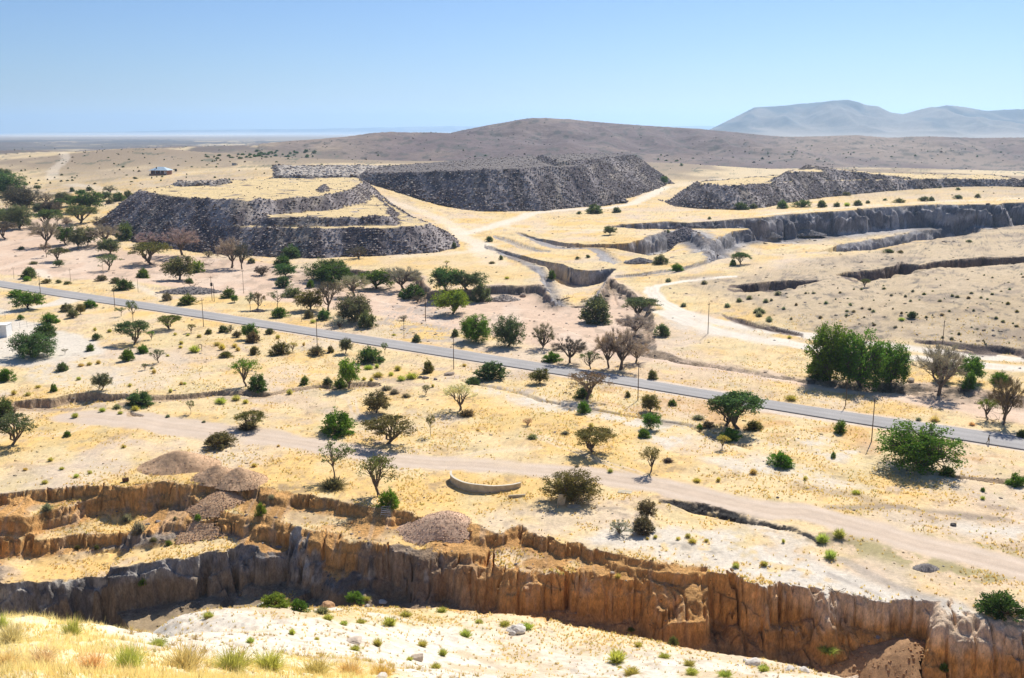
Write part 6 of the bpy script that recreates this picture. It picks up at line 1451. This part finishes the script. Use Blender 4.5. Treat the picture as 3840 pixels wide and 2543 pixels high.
# broken slabs
def slab(zn, a, b, sx, sy, sz, rot, label, name='concrete_slab', mat=None, lift=.0):
    x, y, z = hit(*Z(zn, (a, b))[0]); V, F = boxes([(0, 0, sz / 2, sx, sy, sz)]); V = V + RNG.normal(0, .03, V.shape) * np.array([1, 1, .3])
    o = link(name, mesh_np(name, V, [F], mat or M_CONC), None, (x, y, z + lift)); o.rotation_euler = rot
    bv = o.modifiers.new('bevel', 'BEVEL'); bv.width = .03; bv.segments = 1
    return tag(o, label, 'slab', 'broken concrete slabs')
slab(11, 480, 815, 1.3, .18, 2.2, (.25, .1, .2), 'upright broken slab at the left of the olive bush hollow')
slab(11, 600, 770, 1.6, .18, 1.3, (-.1, .3, -.3), 'upright broken slab behind the hollow under the olive bush')
slab(11, 600, 832, 2.1, 1.2, .16, (.15, -.1, .3), 'flat broken slab in front of the hollow under the olive bush')
slab(11, 630, 800, 1.2, .9, .14, (.7, .1, -.2), 'tilted ribbed slab right of the hollow under the olive bush')
slab(11, 90, 745, 3.0, .35, .45, (0, .04, .25), 'long concrete kerb piece between the curved wall and the olive bush')
slab(11, 1050, 700, 2.4, 1.6, .10, (0, 0, -.3), 'square concrete floor plate beside the dirt road bend')
# boulders
def boulder(zn, a, b, s, label, c=(.66, .60, .52), sq=.7, group='boulders on the ground'):
    x, y, z = hit(*Z(zn, (a, b))[0]); i = int(a + b) % len(ROCKS); me = bpy.data.meshes.new('boulder'); import bmesh
    bm = bmesh.new(); bmesh.ops.create_icosphere(bm, subdivisions=3, radius=1); r = np.random.default_rng(int(a * 7 + b))
    P = np.array([v.co for v in bm.verts]); d = r.normal(0, 1, (14, 3)); d /= np.linalg.norm(d, axis=1, keepdims=True); h = r.uniform(.62, .95, 14)
    k = np.min(np.where(P @ d.T > .05, h[None] / np.maximum(P @ d.T, .05), 9), axis=1); P = P * np.minimum(k, 1.05)[:, None] * (1 + .04 * r.normal(0, 1, (len(P), 1))); P *= np.array([1.15, .9, sq])
    for v, q in zip(bm.verts, P): v.co = q * s
    bm.to_mesh(me); bm.free(); key = 'boulder_%d' % int(c[0] * 100); me.materials.append(bpy.data.materials.get(key) or plain_mat(key, c, .95, .16, 2.5, bump=.4))
    o = link('boulder', me, None, (x, y, z + s * .25)); o.rotation_euler = (0, 0, r.uniform(0, 6)); return tag(o, label, 'boulder', group)
boulder(15, 95, 1165, .95, 'big white boulder on the lip, lowest of the white three'); boulder(15, 125, 1118, .62, 'white boulder on the lip, topmost of the white three'); boulder(15, 50, 1180, .42, 'white boulder on the lip, smallest and leftmost of the white three')
boulder(14, 2300, 1150, .95, 'wide white rock ledge on the lip left of the white three', sq=.4); boulder(14, 1125, 900, .75, 'pale flat rock lying on the lip below the brown wall', sq=.35); boulder(14, 985, 940, .45, 'round grey rock on the lip under the vivid bush', (.4, .36, .32))
boulder(14, 45, 935, .8, 'pale tan rock at the left side of the vivid pit bush'); boulder(14, 635, 945, .9, 'orange wedge-shaped rock in the pit shadow', (.5, .30, .16)); boulder(14, 1440, 1400, .6, 'brown rounded rock among the brooms of the white slope', (.55, .44, .33)); boulder(14, 870, 1255, .8, 'low brown rock outcrop on the white slope', (.56, .46, .36), .4)
boulder(16, 285, 1500, .5, 'pale stone on the lip at the bottom right, left one'); boulder(16, 415, 1515, .6, 'pale stone on the lip at the bottom right, right one'); boulder(15, 2180, 1450, .8, 'white jagged rock on the lip beside the bright green broom'); boulder(15, 2120, 1425, .4, 'small upright white stone left of the white jagged rock')
boulder(15, 940, 640, .35, 'pale round stone on the ledge above the brown wall', (.55, .47, .38)); boulder(15, 175, 780, .5, 'pale round stone stuck in the brown wall', (.5, .38, .26)); boulder(10, 1975, 155, .28, 'small grey stone alone in the straw field', (.2, .18, .17)); boulder(12, 180, 870, .3, 'small dark stone above the dirt road', (.14, .12, .11))
boulder(7, 140, 265, 1.4, 'brown boulder under the cut river bank at the gorge mouth', (.42, .33, .25)); boulder(7, 85, 245, .9, 'smaller brown boulder left of the one at the gorge mouth', (.42, .33, .25)); boulder(8, 1365, 1165, 1.1, 'pale boulder on the sand right of the river grove', (.55, .45, .35)); boulder(5, 2350, 350, .3, 'tiny white stone by the far verge near the crooked tree')
boulder(6, 1600, 410, .6, 'white stone in the river bed left of the bright green tree', (.7, .68, .64)); boulder(12, 1735, 1115, .5, 'dark stone on the white patch above the dirt road', (.12, .11, .1)); boulder(14, 1110, 1575, .3, 'small stone at the bottom edge of the white slope'); boulder(6, 1455, 990, .7, 'grey block, left of the row beside orange stones', (.33, .28, .25)); boulder(6, 1505, 995, .8, 'grey block, middle of the row beside orange stones', (.33, .28, .25)); boulder(6, 1595, 1005, .6, 'grey block, right of the row beside orange stones', (.33, .28, .25)); boulder(6, 1720, 960, 1.3, 'large grey flat rock below the tall roadside pole', (.42, .36, .31), .35)
# rusty drum and junk on the rim, wooden frame in the field, dead wood
x, y, z = hit(*Z(9, (1117, 608))[0]); dr = thing('rusty_drum', 'rusted open drum lying on the quarry rim at the left', 'drum', (x, y, z + .25), .4)
V, F = [], []; tube(V, F, [(-.55, 0, .1), (0, 0, .15), (.55, 0, .2)], [.36, .36, .36], 14); ob = link('shell', mesh_np('shell', np.concatenate(V), F, plain_mat('rust', (.13, .07, .045), .8, .3, 5)), dr); ob.modifiers.new('solid', 'SOLIDIFY').thickness = .03
V, F = [], []; tube(V, F, [(-.57, 0, .1), (-.50, 0, .105)], [.39, .39], 14); link('rim', mesh_np('rim', np.concatenate(V), F, M_DARK), dr)
x, y, z = hit(*Z(5, (1780, 752))[0]); fr = thing('wooden_frame', 'narrow dark wooden frame standing beside the yellow-green bush', 'frame', (x, y, z), .15)
part('post', [(-.38, 0, .9, .13, .13, 1.9)], M_WOOD, fr); part('post', [(.38, 0, .9, .13, .13, 1.9)], M_WOOD, fr); part('top_beam', [(0, 0, 1.93, .95, .15, .14)], M_WOOD, fr); part('brace', [(0, .1, 2.15, .1, .1, .45)], M_WOOD, fr)
def deadwood(zn, a, b, s, n, label, c='n', up=.5):
    x, y, z = hit(*Z(zn, (a, b))[0]); r = np.random.default_rng(int(a + b)); V, F = [], []
    for k in range(n):
        th = r.uniform(0, 6.28); L = s * r.uniform(.5, 1.0); e = np.array([math.cos(th) * L, math.sin(th) * L * .7, L * r.uniform(.05, up)]); P = curve(r.normal(0, .1 * s, 3) * [1, 1, 0], e, r, .05, 5, .07); tube(V, F, P, np.linspace(.07, .02, 5) * s / 2.5, 4)
        for q in range(3): e2 = P[2 + q % 3] + r.normal(0, .28, 3) * s * np.array([1, 1, .6]) + np.array([0, 0, .15 * s]); tube(V, F, curve(P[2 + q % 3], e2, r, .03, 4, .05), np.linspace(.035, .01, 4) * s / 2.5, 3)
    o = link('dead_branches', mesh_np('dead_branches', np.concatenate(V), F, plain_mat('dead_wood', (.19, .145, .11), .95, .25, 3) if 'dead_wood' not in bpy.data.materials else bpy.data.materials['dead_wood'], smooth=True), None, (x, y, z)); return tag(o, label, 'dead branches')
deadwood(5, 1725, 175, 3.4, 5, 'pale dead branches sticking out of the rubble heap across the road', up=.8); deadwood(7, 490, 300, 6.0, 7, 'dead uprooted branches lying in the grey gorge mouth', up=.5); deadwood(7, 670, 295, 3.2, 4, 'dark driftwood beside the dead branches of the gorge mouth', up=.3); deadwood(16, 695, 810, 1.7, 6, 'dead twiggy root on the rim of the cut wall', up=.8); deadwood(1, 1850, 1400, 4, 5, 'fallen dead tree on the yellow strip before the dump', up=.3); deadwood(12, 2090, 190, 3.2, 5, 'dark fallen branches at the foot of the half-bare right-edge tree', up=.2)
x, y, z = hit(*Z(10, (1150, 915))[0]); V, F = [], []
for k in range(4):
    q = np.array([(-.8, 0, 0), (-.7, 0, .7), (.7, .1, .8), (.8, .1, .05), (-.8, 0, 0)]) + np.array([0, .35 * k, .18 * k]); tube(V, F, q, [.03] * 5, 4)
tag(link('metal_junk', mesh_np('metal_junk', np.concatenate(V), F, M_WHITEP), None, (x, y, z)), 'white bent metal bed frame dumped in the gully below the vivid rim bush', 'scrap metal')
# ------------------------------------------------------------------ the man walking on the road
def skin_mesh(name, joints, edges, radii, mat, parent, sub=2, root=0):
    me = bpy.data.meshes.new(name); me.from_pydata([tuple(j) for j in joints], edges, []); o = link(name, me, parent)
    o.modifiers.new('skin', 'SKIN').use_smooth_shade = True
    for i, r in enumerate(radii): me.skin_vertices[0].data[i].radius = (r, r) if not hasattr(r, '__len__') else r
    me.skin_vertices[0].data[root].use_root = True
    if sub: o.modifiers.new('sub', 'SUBSURF').levels = sub; o.modifiers['sub'].render_levels = sub
    me.materials.append(mat); return o
def person(loc, rz, label):
    t = thing('person', label, 'person', loc, rz)          # walks towards +x
    SK = plain_mat('skin', (.12, .065, .04), .6, .08, 8); SH = plain_mat('dark_shirt', (.035, .035, .045), .9, .2, 9); TR = plain_mat('khaki_trousers', (.26, .20, .12), .9, .12, 9); BL = plain_mat('shoes', (.03, .028, .028), .6, .1); HR = plain_mat('hair', (.012, .01, .01), .9, .2, 20)
    J = dict(pel=(0, 0, .95), wst=(.01, 0, 1.10), chest=(.03, 0, 1.32), neck=(.05, 0, 1.48), jaw=(.075, 0, 1.56), head=(.07, 0, 1.66), crown=(.05, 0, 1.735), nose=(.165, 0, 1.63),
             sl=(.03, .19, 1.42), el=(-.06, .25, 1.16), wl=(.02, .26, .93), sr=(.03, -.19, 1.42), er=(.03, -.26, 1.15), wr=(.17, -.25, .96),
             hl=(0, .10, .90), kl=(.16, .10, .50), al=(.10, .10, .09), tl=(.27, .10, .04), hr=(0, -.10, .90), kr=(-.06, -.10, .50), ar=(-.30, -.10, .13), tr=(-.18, -.10, .035))
    J['hl2'] = (.035, .265, .85); J['hr2'] = (.21, -.25, .90)
    names = list(J); idx = {n: i for i, n in enumerate(names)}; E = [('pel', 'wst'), ('wst', 'chest'), ('chest', 'neck'), ('neck', 'jaw'), ('jaw', 'head'), ('head', 'crown'), ('jaw', 'nose'), ('chest', 'sl'), ('sl', 'el'), ('el', 'wl'), ('wl', 'hl2'), ('chest', 'sr'), ('sr', 'er'), ('er', 'wr'), ('wr', 'hr2'), ('pel', 'hl'), ('hl', 'kl'), ('kl', 'al'), ('al', 'tl'), ('pel', 'hr'), ('hr', 'kr'), ('kr', 'ar'), ('ar', 'tr')]
    R = dict(pel=.13, wst=.12, chest=.14, neck=.055, jaw=.075, head=.095, crown=.06, nose=.018, sl=.065, el=.042, wl=.028, sr=.065, er=.042, wr=.028, hl=.085, kl=.058, al=.04, tl=.03, hr=.085, kr=.058, ar=.04, tr=.03, hl2=.036, hr2=.036)
    pts = [J[n] for n in names]; ed = [(idx[a], idx[b]) for a, b in E]; rad = [R[n] for n in names]
    for s, hd in ((1, 'hl2'), (-1, 'hr2')):                # fingers and thumb
        hx, hy, hz = J[hd]
        for k, (dx, L) in enumerate(((-.024, .065), (-.008, .085), (.008, .08), (.024, .07))):
            i = len(pts); pts += [(hx + dx, hy + .005 * s, hz - .035), (hx + dx + .012, hy - .004 * s, hz - .035 - L * .6), (hx + dx + .02, hy - .02 * s, hz - .035 - L)]; ed += [(idx[hd], i), (i, i + 1), (i + 1, i + 2)]; rad += [.010, .009, .008]
        i = len(pts); pts += [(hx + .035, hy - .02 * s, hz), (hx + .05, hy - .03 * s, hz - .045)]; ed += [(idx[hd], i), (i, i + 1)]; rad += [.011, .009]
    skin_mesh('body', pts, ed, rad, SK, t)
    def sub(nm, ns, es, grow, mat, rt): k = {n: i for i, n in enumerate(ns)}; return skin_mesh(nm, [J[n] for n in ns], [(k[a], k[b]) for a, b in es], [R[n] + grow for n in ns], mat, t, root=k[rt])
    sub('shirt', ['pel', 'wst', 'chest', 'sl', 'el', 'wl', 'sr', 'er', 'wr'], [('pel', 'wst'), ('wst', 'chest'), ('chest', 'sl'), ('sl', 'el'), ('el', 'wl'), ('chest', 'sr'), ('sr', 'er'), ('er', 'wr')], .018, SH, 'chest')
    sub('trousers', ['pel', 'hl', 'kl', 'al', 'hr', 'kr', 'ar'], [('pel', 'hl'), ('hl', 'kl'), ('kl', 'al'), ('pel', 'hr'), ('hr', 'kr'), ('kr', 'ar')], .024, TR, 'pel')
    for a, b in (('al', 'tl'), ('ar', 'tr')): skin_mesh('shoe', [np.array(J[a]) - (.04, 0, .04), J[b]], [(0, 1)], [.052, .045], BL, t, 1)
    skin_mesh('hair', [(.035, 0, 1.665), (.04, 0, 1.745), (-.01, 0, 1.70)], [(0, 1), (1, 2)], [.098, .075, .07], HR, t, 2)
    for s in (-1, 1):
        skin_mesh('ear', [(.05, .098 * s, 1.645), (.045, .104 * s, 1.605)], [(0, 1)], [.014, .012], SK, t, 1)
        skin_mesh('eye', [(.150, .034 * s, 1.655), (.153, .034 * s, 1.656)], [(0, 1)], [.010, .010], M_WINDOW, t, 1)
    skin_mesh('mouth', [(.146, -.022, 1.588), (.152, 0, 1.587), (.146, .022, 1.588)], [(0, 1), (1, 2)], [.005, .007, .005], plain_mat('lips', (.14, .06, .05), .5, .1), t, 1)
    return t
x, y = unz(*Z(12, (2050, 384))[0], .2); person((x, y, float(base(np.array([x]), np.array([y]))[0]) + .19), road_dir + .05, 'dark-shirted person in khaki trousers walking along the tar road')
# ------------------------------------------------------------------ the air between here and the horizon
def haze():
    zb, zt, xs, y0, y1 = float(GZ.min()) - 1.0, 640.0, 40000.0, -300.0, 44000.0
    v = [(x, y, z) for z in (zb, zt) for x, y in ((-xs, y0), (xs, y0), (xs, y1), (-xs, y1))]
    f = np.array([(0, 3, 2, 1), (4, 5, 6, 7), (0, 1, 5, 4), (1, 2, 6, 5), (2, 3, 7, 6), (3, 0, 4, 7)])
    m = bpy.data.materials.new('haze'); m.use_nodes = True; n = m.node_tree.nodes; n.clear()
    out = n.new('ShaderNodeOutputMaterial'); p = n.new('ShaderNodeVolumePrincipled')
    p.inputs['Color'].default_value = (.50, .735, 1.0, 1); p.inputs['Density'].default_value = HAZE_D; p.inputs['Anisotropy'].default_value = HAZE_G
    m.node_tree.links.new(p.outputs[0], out.inputs['Volume'])
    o = link('haze', mesh_np('haze', v, [f], m)); o['kind'] = 'stuff'; o['label'] = 'thin pale blue haze over the far plains and mountains'; o['category'] = 'haze'
    return o
HAZE_D, HAZE_G = 5.0e-5, 0.5
haze()
